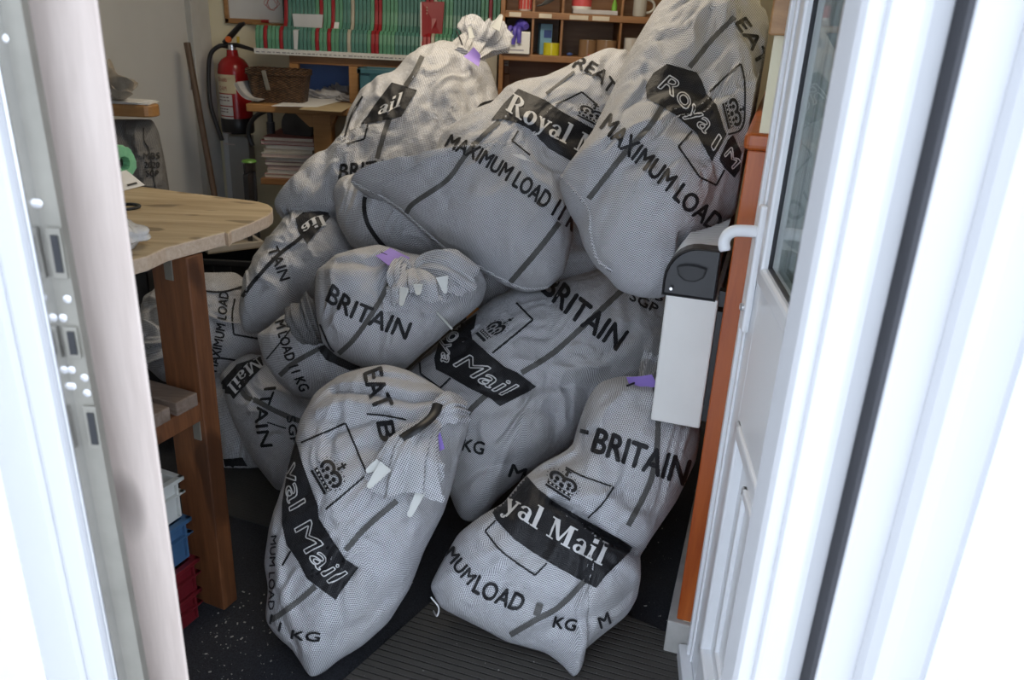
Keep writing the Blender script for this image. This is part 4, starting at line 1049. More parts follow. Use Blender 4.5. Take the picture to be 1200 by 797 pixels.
crate('red', Cc, z1, z2-z1-.002, (.20, .014, .02), 'dark red plastic crate second from the bottom, under the blue one')
crate('blue', Cc+eb*.012, z2, z3-z2-.002, (.055, .13, .25), 'blue plastic crate between the red crates and the pale one')
crate('pale_grey', Cc+eb*.022, z3, z4-z3-.002, (.46, .46, .44), 'pale grey plastic crate on top of the stack')
# dark boxes in the shade behind the bench
def tote(c, ax, ay, lx, ly, z0, h, label):
    t = thing('black_crate', (c[0], c[1], z0), label, 'crate', 'black crates behind the workbench')
    bm = NB(); w = .006
    for a in ((0, lx, 0, w), (0, lx, ly-w, ly), (0, w, 0, ly), (lx-w, lx, 0, ly)): fbox(bm, (c[0], c[1], 0), ax, ay, Z3, *a, z0, z0+h, .001)
    fbox(bm, (c[0], c[1], 0), ax, ay, Z3, 0, lx, 0, ly, z0, z0+.006); build('crate_body', bm, M_CHAR, t)
    bm = NB()
    for a in ((-.008, lx+.008, -.008, .012), (-.008, lx+.008, ly-.012, ly+.008), (-.008, .012, 0, ly), (lx-.012, lx+.008, 0, ly)): fbox(bm, (c[0], c[1], 0), ax, ay, Z3, *a, z0+h-.025, z0+h, .003)
    for k in range(1, 6): fbox(bm, (c[0], c[1], 0), ax, ay, Z3, k*lx/6-.004, k*lx/6+.004, -.006, 0, z0+.01, z0+h-.03, .001)
    build('rim', bm, M_CHAR, t); return t
q0 = np.array([-1.80, 3.42, 0]); q1 = np.array([-1.72, 3.16, 0])
for k in range(3): tote(np.array([-1.80, 3.0, 0])+np.array([.004, 0, 0])*k, X3, Y3, .36, .22, .004+k*.232, .229, ('black ribbed crate, lowest in the dark stack left of the bench leg', 'black ribbed crate, middle of the dark stack left of the bench leg', 'black ribbed crate, top of the dark stack left of the bench leg')[k])
zq = atY(270, 330, 3.75)[2]
tb = tote(np.array([-1.50, 3.45, 0]), X3, Y3, .46, .25, .004, atY(262, 302, 3.5)[2], 'tall black tub standing in the shade under the bench corner')
P = atY(285, 312, 3.62); bm = NB()
sp = thing('wooden_tray', (P[0], P[1], P[2]-.02), 'shallow pale wooden tray lying on the black tub', 'tray')
a_ = V((.80, .60, 0)); b_ = V((-.60, .80, 0)); O = np.array([P[0]-.12, P[1]-.10, 0]); zt_ = atY(262, 302, 3.5)[2]+.006
fbox(bm, O, a_, b_, Z3, 0, .26, 0, .2, zt_, zt_+.008, .001); build('tray_base', bm, mat('tray_wood', (.34, .29, .22), .7, .12), sp)
bm = NB()
for a in ((0, .26, 0, .018), (0, .26, .182, .2), (0, .018, .018, .182), (.242, .26, .018, .182)): fbox(bm, O, a_, b_, Z3, *a, zt_+.006, zt_+.03, .002)
build('tray_rim', bm, mat('tray_rim_wood', (.50, .46, .40), .6, .1), sp)

# ------------------------------------------------------------------ far counter, pole, fire extinguisher
P0 = atY(178, 124, 3.12); zc_ = P0[2]
co = thing('corner_counter', (P0[0]-.3, P0[1], 0), 'small rounded wooden counter by the grey door', 'counter')
arc = [atY(178, 124, 3.12)+np.array([-.045+.045*math.cos(t), .05+.05*math.sin(t), 0]) for t in np.linspace(-1.3, 1.3, 9)]
for a in arc: a[2] = zc_
pts = [arc[0]+np.array([-.40, -.02, 0])]+arc+[arc[-1]+np.array([-.24, .08, 0]), arc[-1]+np.array([-.43, .06, 0])]
bm = NB(); prism(bm, pts, (0, 0, -.045), .006); build('counter_top', bm, M_SHELFL, co)
bm = NB(); box(bm, P0[0]-.43, P0[0]-.39, P0[1]-.0, P0[1]+.05, 0, zc_-.045, .003); build('leg', bm, M_SHELFL, co)
bm = NB(); c = P0+np.array([-.16, .06, .001])
for k, (rx, ry, rot) in enumerate(((.14, .06, .05), (.13, .055, .2), (.12, .06, -.1))):
    fbox(bm, c+np.array([0, 0, k*.003]), (math.cos(rot), math.sin(rot), 0), (-math.sin(rot), math.cos(rot), 0), Z3, -rx, rx, -ry, ry, 0, .0025)
build('paper_sheets', bm, M_PAPER, label='white papers lying on the rounded counter', cat='paper')
bm = NB(); bmesh.ops.create_icosphere(bm, subdivisions=4, radius=1); c = atY(136, 118, 3.15); c[2] = zc_+.011
for v in bm.verts:
    p = v.co; w = 1+.25*math.sin(p.x*5+p.y*4)+.15*math.sin(p.z*8+p.x*9); h_ = max(0, p.z)
    v.co = V(c)+V((p.x*.08*w*(1-.5*h_)-.02*h_, p.y*.05*w, max(.001, (p.z*.5+.5)*.11*w)))
build('crumpled_pouch', bm, mat('brown_grey_film', (.33, .29, .24), .45, .2, 30), smooth=True, label='crumpled brown grey bag on the rounded counter', cat='bag')
t0, t1 = atY(219, 50, 4.12), atY(250, 222, 4.02); dv = (t1-t0)/(t1-t0)[2]; bt = t0+dv*(.06-t0[2])
br = thing('broom', bt, 'dark wooden broom handle leaning beside the grey door', 'broom')
bm = NB(); tube(bm, [t0, t0+(bt-t0)*.5, bt], .0155, 14); build('handle', bm, M_POLE, br, True)
bm = NB(); fbox(bm, bt, X3, Y3, Z3, -.14, .14, -.025, .025, -.02, .03, .008); build('broom_head', bm, M_POLE, br)
bm = NB(); fbox(bm, bt, X3, Y3, Z3, -.14, .14, -.03, .03, -.058, -.02, .004); build('bristles', bm, mat('bristle', (.08, .06, .05), .9, .3, 80), br)

M_RED = mat('extinguisher_red', (.36, .012, .014), .25, .06)
YE = 4.30; eb_ = atY(275, 155, YE); et_ = atY(276, 55, YE); r = (atY(294, 110, YE)-atY(258, 110, YE))[0]/2
ez0, ez1 = eb_[2], atY(276, 66, YE)[2]; ex = atY(276, 110, YE)[0]
fe = thing('fire_extinguisher', (ex, YE, ez0), 'red fire extinguisher with black hose and cream label, hung on the back wall', 'fire extinguisher')
h = ez1-ez0
bm = NB(); lathe(bm, (ex, YE, ez0), [(.0, .07), (r, .07), (r, h-.075), (r*.93, h-.04), (r*.7, h-.015), (r*.38, h), (r*.34, h+.02), (r*.34, h+.03), (.0, h+.03)], 40); build('cylinder', bm, M_RED, fe, True)
bm = NB(); lathe(bm, (ex, YE, ez0), [(0, 0), (r*.95, 0), (r*1.03, .008), (r*1.03, .075), (r*.98, .08), (0, .08)], 40); build('base_cup', bm, M_BLACK, fe, True)
bm = NB(); lathe(bm, (ex, YE, ez0+h+.02), [(0, 0), (.022, 0), (.022, .035), (.014, .04), (0, .04)], 20); build('valve', bm, M_STEELB, fe, True)
bm = NB(); hz_ = ez0+h+.05
tube(bm, [(ex-.03, YE-.005, hz_), (ex+.03, YE-.005, hz_+.004), (ex+.10, YE-.005, hz_-.012), (ex+.115, YE-.005, hz_-.018)], [.014, .014, .011, .008], 10, flat=.8)
tube(bm, [(ex-.035, YE-.005, hz_+.01), (ex+.0, YE-.005, hz_+.045), (ex+.055, YE-.005, hz_+.10), (ex+.075, YE-.005, hz_+.108)], [.016, .018, .016, .010], 10, flat=.8); build('squeeze_handle', bm, M_BLACK, fe, True)
bm = NB(); lathe(bm, (ex-.004, YE-.022, hz_+.03), [(0, 0), (.015, 0), (.015, .012), (0, .014)], 20, (0, -1, 0)); build('gauge', bm, mat('orange_gauge', (.65, .13, .02), .4), fe)
bm = NB(); box(bm, ex+.03, ex+.045, YE-.012, YE-.006, hz_+.015, hz_+.045, .002); build('safety_pin', bm, mat('yellow_pin', (.6, .42, .05), .5), fe)
bm = NB(); tube(bm, bez([(ex-.02, YE, hz_-.005), (ex-.06, YE-.01, hz_-.005), (ex-.105, YE-.02, hz_-.05), (ex-.12, YE-.03, hz_-.16), (ex-.115, YE-.05, hz_-.29), (ex-.085, YE-.06, hz_-.40), (ex-.065, YE-.07, hz_-.46)], 8), .011, 10); build('hose', bm, M_BLACK, fe, True)
def wrap(bm, a0, a1, z0, z1, o, mi=0, n=12):
    rs = []
    A = [bm.verts.new((ex+(r+o)*math.cos(a), YE+(r+o)*math.sin(a), z)) for z in (z0, z1) for a in np.linspace(a0, a1, n)]
    for i in range(n-1): f = bm.faces.new((A[i], A[i+1], A[n+i+1], A[n+i])); f.material_index = mi
D_ = math.radians
bm = NB(); wrap(bm, D_(208), D_(292), ez0+h-.175, ez0+h-.085, .0012); crl = build('cream_label', bm, mat('cream_label', (.62, .54, .36), .5, .03), fe, recalc=False)
bm = NB()
for (z0, z1) in ((h-.235, h-.18), (h-.285, h-.24), (h-.32, h-.29)): wrap(bm, D_(212), D_(276), ez0+z0, ez0+z1, .0012)
inl = build('instruction_label', bm, mat('white_label', (.62, .60, .58), .5, .03), fe, recalc=False)
rn = random.Random(4)
for (z0, n_) in ((h-.197, 5), (h-.212, 5), (h-.255, 4), (h-.268, 4), (h-.305, 5)):
    a = 216; bm = NB()
    for k in range(n_):
        w_ = rn.uniform(4, 11); wrap(bm, D_(a), D_(a+w_), ez0+z0, ez0+z0+.005, .002, n=4); a += w_+rn.uniform(2, 4)
    build('label_print', bm, mat('dark_red_ink', (.10, .02, .03), .6), inl, recalc=False)
def wrap_text(bm, s, a0, a1, z0, hh, o=.0022):
    p, fs = text_mesh(s, .012); x1 = max(q[0] for q in p); x0 = min(q[0] for q in p)
    vs = []
    for (x, y) in p:
        a = D_(a0+(a1-a0)*(x-x0)/(x1-x0)); vs.append(bm.verts.new((ex+(r+o)*math.cos(a), YE+(r+o)*math.sin(a), ez0+z0+y/CAPH*hh)))
    for f in fs: bm.faces.new([vs[i] for i in f])
for s_, a_, z_, g_ in (('Chubb', 262, h-.118, .020), ('FOAM', 258, h-.162, .022)):
    bm = NB(); wrap_text(bm, s_, 217, a_, z_, g_); build('label_lettering', bm, mat('red_ink', (.30, .02, .02), .6), crl, recalc=False)
bm = NB(); wrap_text(bm, 'CE', 222, 240, h-.405, .016)
for (z0, a1) in ((h-.345, 262), (h-.358, 266), (h-.372, 262), (h-.43, 272)):
    wrap(bm, D_(222), D_(a1), ez0+z0, ez0+z0+.006, .0012, n=8)
build('small_print', bm, mat('pale_ink', (.6, .5, .48), .6), fe, recalc=False)
bm = NB(); box(bm, ex-.03, ex+.03, YE+r*.8, 4.449, ez0+h-.12, ez0+h-.06, .003); build('wall_bracket', bm, M_BLACK, fe)
# pale trunking on the wall below
bm = NB(); x0 = atY(264, 190, 4.42)[0]; box(bm, x0, x0+.035, 4.41, 4.449, 0, ez0-.01, .004); setting('trim_11', bm, mat('white_trunking', (.62, .62, .62), .5, .03))
x0 = atY(272, 190, 4.40)[0]; x1 = atY(296, 190, 4.40)[0]; bm = NB(); box(bm, x0, x1, 4.36, 4.449, 0, ez0-.03, .006); setting('trim_12', bm, mat('grey_boxing', (.34, .34, .33), .55, .05))

# whiteboard
wb = thing('whiteboard', atY(300, 30, 4.44), 'whiteboard with a brown frame on the back wall, red scribbles on it', 'whiteboard')
bx, bz = atY(264, 27, 4.43)[0], atY(264, 27, 4.43)[2]; bx1 = bx+.42; bz1 = bz+.42
bm = NB(); box(bm, bx+.02, bx1-.02, 4.436, 4.449, bz+.02, bz1-.02); build('board', bm, mat('board_white', (.66, .66, .65), .25, .02), wb)
bm = NB(); 
for a in ((bx, bx1, bz, bz+.025), (bx, bx1, bz1-.025, bz1), (bx, bx+.022, bz, bz1), (bx1-.022, bx1, bz, bz1)): box(bm, a[0], a[1], 4.425, 4.449, a[2], a[3], .003)
build('frame', bm, M_SHELFL, wb)
bm = NB(); cx, cz = atY(318, 4, 4.43)[0], atY(318, 4, 4.43)[2]
tube(bm, [np.array([cx+(.03+.012*math.sin(k*.9))*math.cos(k*.7), 4.4345, cz+(.025+.01*math.sin(k*1.3))*math.sin(k*.7)]) for k in range(26)], .0012, 5); build('scribble', bm, mat('red_pen', (.5, .08, .06), .6), wb)
c = atY(316, 21, 4.41); pen = thing('marker_pen', c, 'red and white marker pen at the bottom of the whiteboard', 'pen')
bm = NB(); zz = bz+.025; box(bm, bx+.15, bx+.34, 4.398, 4.4249, bz+.0, bz+.01, .001); build('pen_tray', bm, M_SHELFL, wb)
zz = bz+.018; px_ = atY(306, 20, 4.41)[0]
bm = NB(); lathe(bm, (px_, 4.411, zz), [(0, 0), (.008, 0), (.008, .04), (0, .04)], 14, (1, 0, 0)); build('cap', bm, mat('pen_red', (.35, .02, .02), .4), pen, True)
bm = NB(); lathe(bm, (px_+.04, 4.411, zz), [(0, 0), (.0075, 0), (.0075, .07), (.004, .085), (0, .085)], 14, (1, 0, 0)); build('barrel', bm, M_WPLAST, pen, True)

# ------------------------------------------------------------------ packing bench at the back
YB = 3.86; bzt = atY(300, 122, YB)[2]; bxl = atY(288, 122, YB)[0]
pb = thing('packing_bench', (bxl+.6, 4.1, 0), 'orange brown wooden bench along the back wall with books below', 'bench')
bm = NB(); box(bm, bxl, -.16, YB, 4.44, bzt-.035, bzt, .004); build('bench_top', bm, M_SHELFL, pb)
lx0, lx1 = atY(367, 150, YB+.05)[0], atY(388, 150, YB+.05)[0]
bm = NB(); box(bm, lx0, lx1, YB+.05, YB+.13, 0, bzt-.035, .003); prism(bm, [(lx0-.09, YB+.06, bzt-.036), (lx1+.03, YB+.06, bzt-.036), (lx1+.0, YB+.06, bzt-.1), (lx0-.02, YB+.06, bzt-.1)], (0, .06, 0), .002); build('leg', bm, M_SHELFL, pb)
bm = NB(); box(bm, -.24, -.17, YB+.05, YB+.13, 0, bzt-.035, .003); build('leg', bm, M_SHELFL, pb)
zs = atY(330, 210, YB+.06)[2]; sx0 = atY(305, 208, YB+.06)[0]
bm = NB(); box(bm, sx0, lx1-.002, YB+.06, 4.40, zs-.03, zs, .003); build('lower_shelf', bm, M_SHELF, pb)
bm = NB(); box(bm, sx0+.16, sx0+.19, YB+.2, YB+.23, 0, zs-.03, .002); build('shelf_post', bm, M_STEEL, pb)
bm = NB(); box(bm, atY(352, 90, 4.42)[0], -.14, 4.425, 4.449, bzt, bzt+.24, .0); build('back_panel', bm, mat('blue_board', (.10, .19, .46), .6, .05), pb)
# books
cols = [('dull pink', (.30, .12, .11)), ('red', (.36, .08, .08)), ('white', (.55, .53, .50)), ('cream', (.55, .50, .42)), ('white', (.58, .56, .54)), ('buff', (.52, .45, .36)), ('purple grey', (.20, .12, .16)), ('pale pink', (.5, .36, .36)), ('white', (.56, .53, .50)), ('pink edged', (.5, .30, .28))]
z = zs+.001; order = [9, 8, 7, 6, 5, 4, 3, 2, 1, 0]; rb = random.Random(9)
nb = len(order); top = atY(330, 160, YB+.08)[2]; th_ = (top-zs-.004)/nb
for i, k in enumerate(order):
    nme, c = cols[k]; x0 = sx0+rb.uniform(.0, .03); x1 = lx0-rb.uniform(.004, .02); y0 = YB+.075+rb.uniform(0, .02); t_ = th_*(1 if i != 5 else 1.0)
    words = ['lowest', 'second', 'third', 'fourth', 'fifth', 'sixth', 'seventh', 'eighth', 'ninth', 'topmost'][i]
    b = thing('ledger_book', ((x0+x1)/2, y0, z), '%s ledger book, %s from the bottom of the stack under the back bench' % (nme, words) if 0 < i < 9 else '%s ledger book, %s in the stack under the back bench' % (nme, words), 'book', 'books stacked under the back bench')
    bm = NB(); box(bm, x0, x1, y0, y0+.30, z, z+.0025, .0005); box(bm, x0, x1, y0, y0+.30, z+t_-.003, z+t_-.0005, .0005); box(bm, x1-.002, x1, y0, y0+.30, z, z+t_-.0005, .0005); build('cover', bm, mat('book_'+nme.replace(' ', '_'), c, .6, .08), b)
    bm = NB(); box(bm, x0+.004, x1-.0025, y0+.003, y0+.296, z+.0025, z+t_-.003); build('pages', bm, mat('page_edges_%d' % (k % 3), [(.58, .54, .47), (.60, .48, .44), (.62, .60, .56)][k % 3], .8, .06, 60), b)
    z += t_
# odds and ends in the dark under the bench
bm = NB(); c = atY(327, 150, 4.15); tube(bm, bez([c+np.array([.16*math.cos(a), .02*a/6, .13*math.sin(a)-.04]) for a in np.linspace(-.2, 3.6, 9)], 6), .012, 12)
build('cable_coil', bm, M_CHAR, smooth=True, label='thick black cable looped under the back bench', cat='cable')
bm = NB(); c = atY(318, 160, 4.05); lathe(bm, (c[0], c[1], zs+.001), [(0, 0), (.02, 0), (.02, .25), (.014, .25), (.014, .33), (.03, .33), (.03, .36), (0, .36)], 18)
build('tape_dispenser', bm, M_CHAR, smooth=True, label='dark upright post with a collar behind the books', cat='stand')
c = atY(346, 142, 4.0); cb = thing('cable_spool', c, 'black and pale cable reel behind the stacked books', 'reel')
bm = NB(); lathe(bm, (c[0], 4.02, c[2]-.03), [(.02, 0), (.085, 0), (.085, .012), (.05, .014), (.05, .06), (.085, .062), (.085, .075), (.02, .075), (.02, 0)], 26, (0.3, 1, 0)); build('flanges', bm, M_CHAR, cb, True)
bm = NB(); lathe(bm, (c[0]+.004, 4.035, c[2]-.03), [(.051, .0), (.066, .0), (.066, .045), (.051, .045), (.051, 0)], 26, (.3, 1, 0)); build('wound_cable', bm, mat('pale_cable', (.4, .4, .42), .5), cb, True)
bm = NB(); box(bm, lx1+.05, lx1+.17, YB+.12, YB+.22, atY(400, 172, YB+.12)[2]-.14, atY(400, 153, YB+.12)[2], .01)
build('yellow_case', bm, mat('yellow_plastic', (.62, .42, .02), .4), label='yellow case on the floor side of the back bench leg', cat='case')
# black bins
zb = atY(310, 190, 3.8)[2]; xb0, xb1 = atY(293, 210, 3.8)[0], atY(345, 210, 3.8)[0]
bn = thing('black_bin', ((xb0+xb1)/2, 3.9, 0), 'black bin with a green lid disc beside the stacked books', 'bin')
bm = NB(); box(bm, xb0, sx0-.012, 3.74, 3.85, 0, zb-.05, .012); build('bin_body', bm, M_CHAR, bn)
bm = NB(); box(bm, xb0-.008, sx0-.006, 3.735, 3.855, zb-.05, zb, .008); build('lid', bm, M_BLACK, bn)
bm = NB(); lathe(bm, ((xb0+sx0)/2, 3.79, zb), [(0, 0), (.035, 0), (.03, .008), (0, .012)], 20); build('lid_disc', bm, mat('leaf_green', (.12, .30, .05), .4), bn, True)

# basket
M_WICK = None
m, nt, bs, N, L = node_mat('brown_wicker')
tc = N.new('ShaderNodeTexCoord'); sp_ = N.new('ShaderNodeSeparateXYZ'); L.new(tc.outputs['Object'], sp_.inputs[0])
s1 = math_(nt, 'SINE', math_(nt, 'MULTIPLY', sp_.outputs[2], 2*math.pi/.011)); s2 = math_(nt, 'SINE', math_(nt, 'MULTIPLY', math_(nt, 'ADD', sp_.outputs[0], math_(nt, 'MULTIPLY', sp_.outputs[1], .7)), 2*math.pi/.026))
w_ = math_(nt, 'MULTIPLY', s1, s2); n_ = noise(nt, 45, 3)
c_ = ramp(nt, math_(nt, 'ADD', math_(nt, 'MULTIPLY', w_, .3), n_), [(.25, (.018, .010, .006)), (.55, (.085, .042, .02)), (.8, (.20, .11, .055))]); L.new(c_, bs.inputs['Base Color']); bs.inputs['Roughness'].default_value = .45
bump(nt, bs, w_, .9, .006); M_WICK = m
c0 = atZ(284, 116, bzt); c1 = atZ(362, 113, bzt); yb_ = 3.92
bw0, bw1 = atY(286, 112, yb_)[0], atY(361, 112, yb_)[0]; bh = atY(300, 82, yb_)[2]-bzt-.002
bk = thing('wicker_basket', ((bw0+bw1)/2, yb_+.1, bzt), 'brown wicker hamper basket with a metal hasp on the back bench', 'basket')
bm = NB()
def brect(x0, x1, y0, y1, z, rr=.03, n=5):
    out = []
    for cx, cy, a0 in ((x1-rr, y1-rr, 0), (x0+rr, y1-rr, 90), (x0+rr, y0+rr, 180), (x1-rr, y0+rr, 270)):
        for k in range(n): a = D_(a0+90*k/(n-1)); out.append((cx+rr*math.cos(a), cy+rr*math.sin(a), z))
    return out
rs = [brect(bw0+.03-.02*t, bw1-.03+.02*t, yb_+.01-.01*t, yb_+.135+.01*t, bzt+.001+bh*t) for t in np.linspace(0, 1, 8)]
rs += [brect(bw0+.024, bw1-.024, yb_+.014, yb_+.131, bzt+bh), brect(bw0+.035, bw1-.035, yb_+.025, yb_+.12, bzt+.012)]
rings(bm, rs); build('basket_body', bm, M_WICK, bk)
bm = NB()
for o in (0, .012): tube(bm, [V(p) for p in brect(bw0+.012, bw1-.012, yb_+.002, yb_+.143, bzt+bh-o)]+[V(brect(bw0+.012, bw1-.012, yb_+.002, yb_+.143, bzt+bh-o)[0])], .009, 8)
build('woven_rim', bm, M_WICK, bk, True)
bm = NB(); hx = atY(314, 90, yb_)[0]; fbox(bm, (hx, yb_-.006, bzt+bh-.085), V((.97, 0, .2)), Y3, V((-.2, 0, .97)), -.010, .010, -.004, .002, 0, .09, .002)
build('hasp', bm, M_STEEL, bk); 
# papers on the bench
def sheet(name, corners, z, mat_, label, cat='paper', th=.002, group=None):
    bm = NB(); prism(bm, [atZ(x, y, z) for x, y in corners], (0, 0, -th)); return build(name, bm, mat_, label=label, cat=cat, group=group)
sheet('brown_card', [(350,128),(400,131),(418,121),(372,119)], bzt+.003, mat('buff_card', (.42, .33, .20), .7, .05), 'buff card under the white sheet at the front of the back bench', 'card')
sheet('white_sheet', [(318,124),(372,125),(408,116),(352,114)], bzt+.0056, M_PAPER, 'white sheet lying at the front edge of the back bench', 'paper')
bm = NB(); P = [atZ(272, 122, bzt+.004), atZ(300, 119, bzt+.004)]
pp = bez([atY(274, 98, YB+.03), atY(279, 108, YB+.03), atY(288, 116, YB+.02), atY(302, 119, YB+.02)], 6)
for k in range(3):
    o = np.array([.006*k, .004*k, .003*k]); R2 = [[V(p+o), V(p+o+np.array([.02, .14, 0])), V(p+o+np.array([.02, .14, .0012])), V(p+o+np.array([0, 0, .0012]))] for p in pp]; rings(bm, R2)
build('curled_leaflets', bm, mat('grey_leaflet', (.52, .52, .53), .5, .06), label='curled pale leaflets hanging off the left end of the back bench', cat='leaflets')
M_FOIL = mat('grey_film_packet', (.42, .42, .44), .3, .2, 25, bmp=.6)
for i, (x, y, w_, h_) in enumerate(((380, 106, .10, .045), (398, 100, .07, .06), (408, 110, .06, .03))):
    bm = NB(); bmesh.ops.create_icosphere(bm, subdivisions=4, radius=1); c = atY(x, y+6, (4.22, 4.36, 4.16)[i]); c[2] = bzt
    for v in bm.verts:
        p = v.co.copy(); ww = 1+.22*math.sin(p.x*6+p.y*5+i*2)+.14*math.sin(p.z*9+p.x*11+i); v.co = V(c)+V((p.x*w_*ww, p.y*.05*ww, max(.001, (p.z*.5+.4)*h_*ww)))
    build('film_packet', bm, M_FOIL, smooth=True, label=('wide crumpled film packet beside the basket', 'tall crumpled film packet against the blue board', 'small crumpled film packet at the right of the basket')[i], cat='packet', group='crumpled packets on the back bench')
# teal crate
tx0, tx1 = atY(421, 100, 3.92)[0], atY(476, 100, 3.92)[0]; tz1 = atY(440, 81, 3.92)[2]
tc_ = thing('teal_crate', ((tx0+tx1)/2, 4.1, bzt), 'dark teal plastic crate on the back bench behind the tied sack', 'crate')
M_TEAL = mat('teal_plastic', (.045, .14, .18), .4, .1)
bm = NB()
for a in ((tx0, tx0+.05, 3.92, 3.926), (tx1-.012, tx1, 3.92, 4.07), (tx0, tx1, 4.064, 4.07), (tx0, tx0+.006, 3.92, 4.07)): box(bm, a[0], a[1], a[2], a[3], bzt+.001, tz1, .001)
box(bm, tx0+.05, tx1, 3.92, 3.926, bzt+.001, bzt+.05, .001); box(bm, tx0, tx1, 3.92, 4.07, bzt+.001, bzt+.007); build('crate_body', bm, M_TEAL, tc_)
bm = NB(); box(bm, tx0-.008, tx1+.008, 3.91, 3.932, tz1-.022, tz1, .003); box(bm, tx0-.008, tx1+.008, 4.06, 4.08, tz1-.022, tz1, .003); box(bm, tx0-.008, tx0+.012, 3.91, 4.08, tz1-.022, tz1, .003); box(bm, tx1-.012, tx1+.008, 3.91, 4.08, tz1-.022, tz1, .003); build('rim', bm, M_TEAL, tc_)

# ------------------------------------------------------------------ letter sorting frame
YS = 4.06; sx_l = atY(298, 60, YS)[0]; sx_r = atY(596, 78, YS)[0]; sz = atY(298, 57, YS)[2]
sf = thing('sorting_frame', ((sx_l+sx_r)/2, YS+.15, bzt+.2), 'letter sorting frame with rows of green and red curved dividers above the back bench', 'sorting frame')
bm = NB(); box(bm, sx_l+.0, sx_r, YS, YS+.30, sz-.018, sz-.001, .002); build('base_board', bm, M_WPLAST, sf)
bm = NB(); box(bm, sx_l, sx_r, YS-.004, YS-.0005, sz-.022, sz+.004, .001); build('label_strip', bm, mat('white_label_strip', (.60, .60, .58), .5, .1, 70), sf)
bm = NB(); rs_ = random.Random(5); x = sx_l+.01
while x < sx_r-.02:
    w_ = rs_.uniform(.006, .02); box(bm, x, x+w_, YS-.0052, YS-.004, sz-.014, sz-.010); x += w_+rs_.uniform(.004, .012)
build('strip_lettering', bm, mat('strip_ink', (.15, .15, .16), .7), sf)
bm = NB(); ztop = 2.05; box(bm, atY(332, 20, YS+.29)[0], sx_r, YS+.29, YS+.30, sz-.001, ztop, .0); build('back_board', bm, mat('dark_backing', (.02, .035, .035), .7), sf)
MG = [mat('divider_green', (.10, .27, .17), .35, .08), mat('divider_teal', (.075, .20, .17), .35, .08)]; MR_ = mat('divider_red', (.28, .014, .02), .35, .08); MBG = mat('divider_beige', (.40, .37, .30), .4, .08)
px = 300.0; i = 0; xl_up = atY(331, 40, YS+.1)[0]
reds = {309, 326, 350, 364, 436, 418, 503, 576, 494}
step = 4.65; pitch_m = (sx_r-sx_l)/((596-298)/step); ndiv = int((596-298)/step)
red_i = {2, 6, 15, 18, 29, 30, 42, 43, 58}; beige_i = {23, 44}
M_LIP = None
for i in range(ndiv):
    x = sx_l+.008+i*pitch_m; t_ = pitch_m*.87
    m_ = MR_ if i in red_i else MBG if i in beige_i else MG[(i//7) % 2]
    lip = .105; prof = [(YS+.003, sz), (YS+.001, sz+lip*.45), (YS+.012, sz+lip*.85), (YS+.032, sz+lip), (YS+.05, sz+lip*.985)]
    if x > xl_up: prof += [(YS+.085, sz+lip*1.0), (YS+.105, sz+lip*1.25), (YS+.118, sz+lip*1.8), (YS+.15, ztop), (YS+.288, ztop), (YS+.288, sz)]
    else: prof += [(YS+.2, sz+lip*.97), (YS+.22, sz+lip*.8), (YS+.22, sz)]
    bm = NB(); prism(bm, [(x, a, b) for a, b in prof], (t_, 0, 0), .0022)
    build('slot_divider', bm, m_, sf, label={MR_: 'red divider', MBG: 'beige divider'}.get(m_))
pw0, pw1 = atY(343, 50, YS+.03)[0], atY(378, 50, YS+.03)[0]
bm = NB()
bm2 = [atY(342, 16, YS+.05), atY(378, 16, YS+.05), atY(376, 40, YS+.0), atY(346, 56, YS-.012)]
prism(bm, [atY(342.5, 16, YS+.080), atY(378.5, 17, YS+.080), atY(377, 37.5, YS+.080), atY(345, 37.5, YS+.080)], (0, .002, 0)); prism(bm, [atY(343.5, 36, YS-.008), atY(349.5, 36, YS-.008), atY(348.5, 58, YS-.012), atY(344.5, 57.5, YS-.012)], (0, .002, 0))
prism(bm, [atY(343.5, 36, YS-.008), atY(349.5, 36, YS-.008), atY(349.5, 36, YS-.008)+np.array([0, .09, .012]), atY(343.5, 36, YS-.008)+np.array([0, .09, .012])], (0, 0, .002))
build('plastic_wallet', bm, mat('white_plastic_wallet', (.55, .56, .58), .3, .06), label='white plastic envelope stuck in the sorting frame left part', cat='envelope')
bm = NB(); prism(bm, [atY(392, 26, YS+.088), atY(397.5, 26, YS+.088), atY(396, 38, YS+.084), atY(390.5, 37.5, YS+.084)], (0, .002, 0)); build('slot_card', bm, M_PAPER, label='small white card in the sorting frame', cat='card')
rb_ = thing('red_folder', atY(505, 60, YS), 'red hardback folder standing out of the sorting frame', 'folder')
bm = NB(); prism(bm, [atY(494, 2, YS+.06), atY(521, 2, YS+.09), atY(518, 42, YS+.065), atY(494, 60, YS-.008)], (0, .012, 0), .002); build('cover', bm, mat('folder_red', (.25, .012, .02), .4, .06), rb_)
bm = NB(); prism(bm, [atY(492.5, 3, YS+.056), atY(494, 2, YS+.056), atY(494, 60, YS-.011), atY(492.8, 60, YS-.011)], (0, .008, 0)); build('pages', bm, M_PAPER, rb_)
bm = NB()
for k in range(7): c = atY(500.5, 9+k*3.4, YS+.0605); fbox(bm, c, X3, V((0, -.3, 0)), Z3, -.003, .003, 0, .02, -.003, .004)
build('spine_lettering', bm, mat('faded_gold', (.42, .25, .2), .6), rb_)
# frame under the sorting frame
bm = NB(); box(bm, atY(340, 66, YS+.05)[0], sx_r, YS+.03, YS+.07, sz-.06, sz-.0185, .003); build('support_rail', bm, M_SHELF, sf)
for x_, nm in ((346, 0), (415, 1), (592, 2)):
    c = atY(x_, 90, YS+.05)[0]; bm = NB(); box(bm, c-.022, c+.022, YS+.031, YS+.069, bzt+.001, sz-.0605, .003); build('support_post', bm, M_SHELFL, sf)
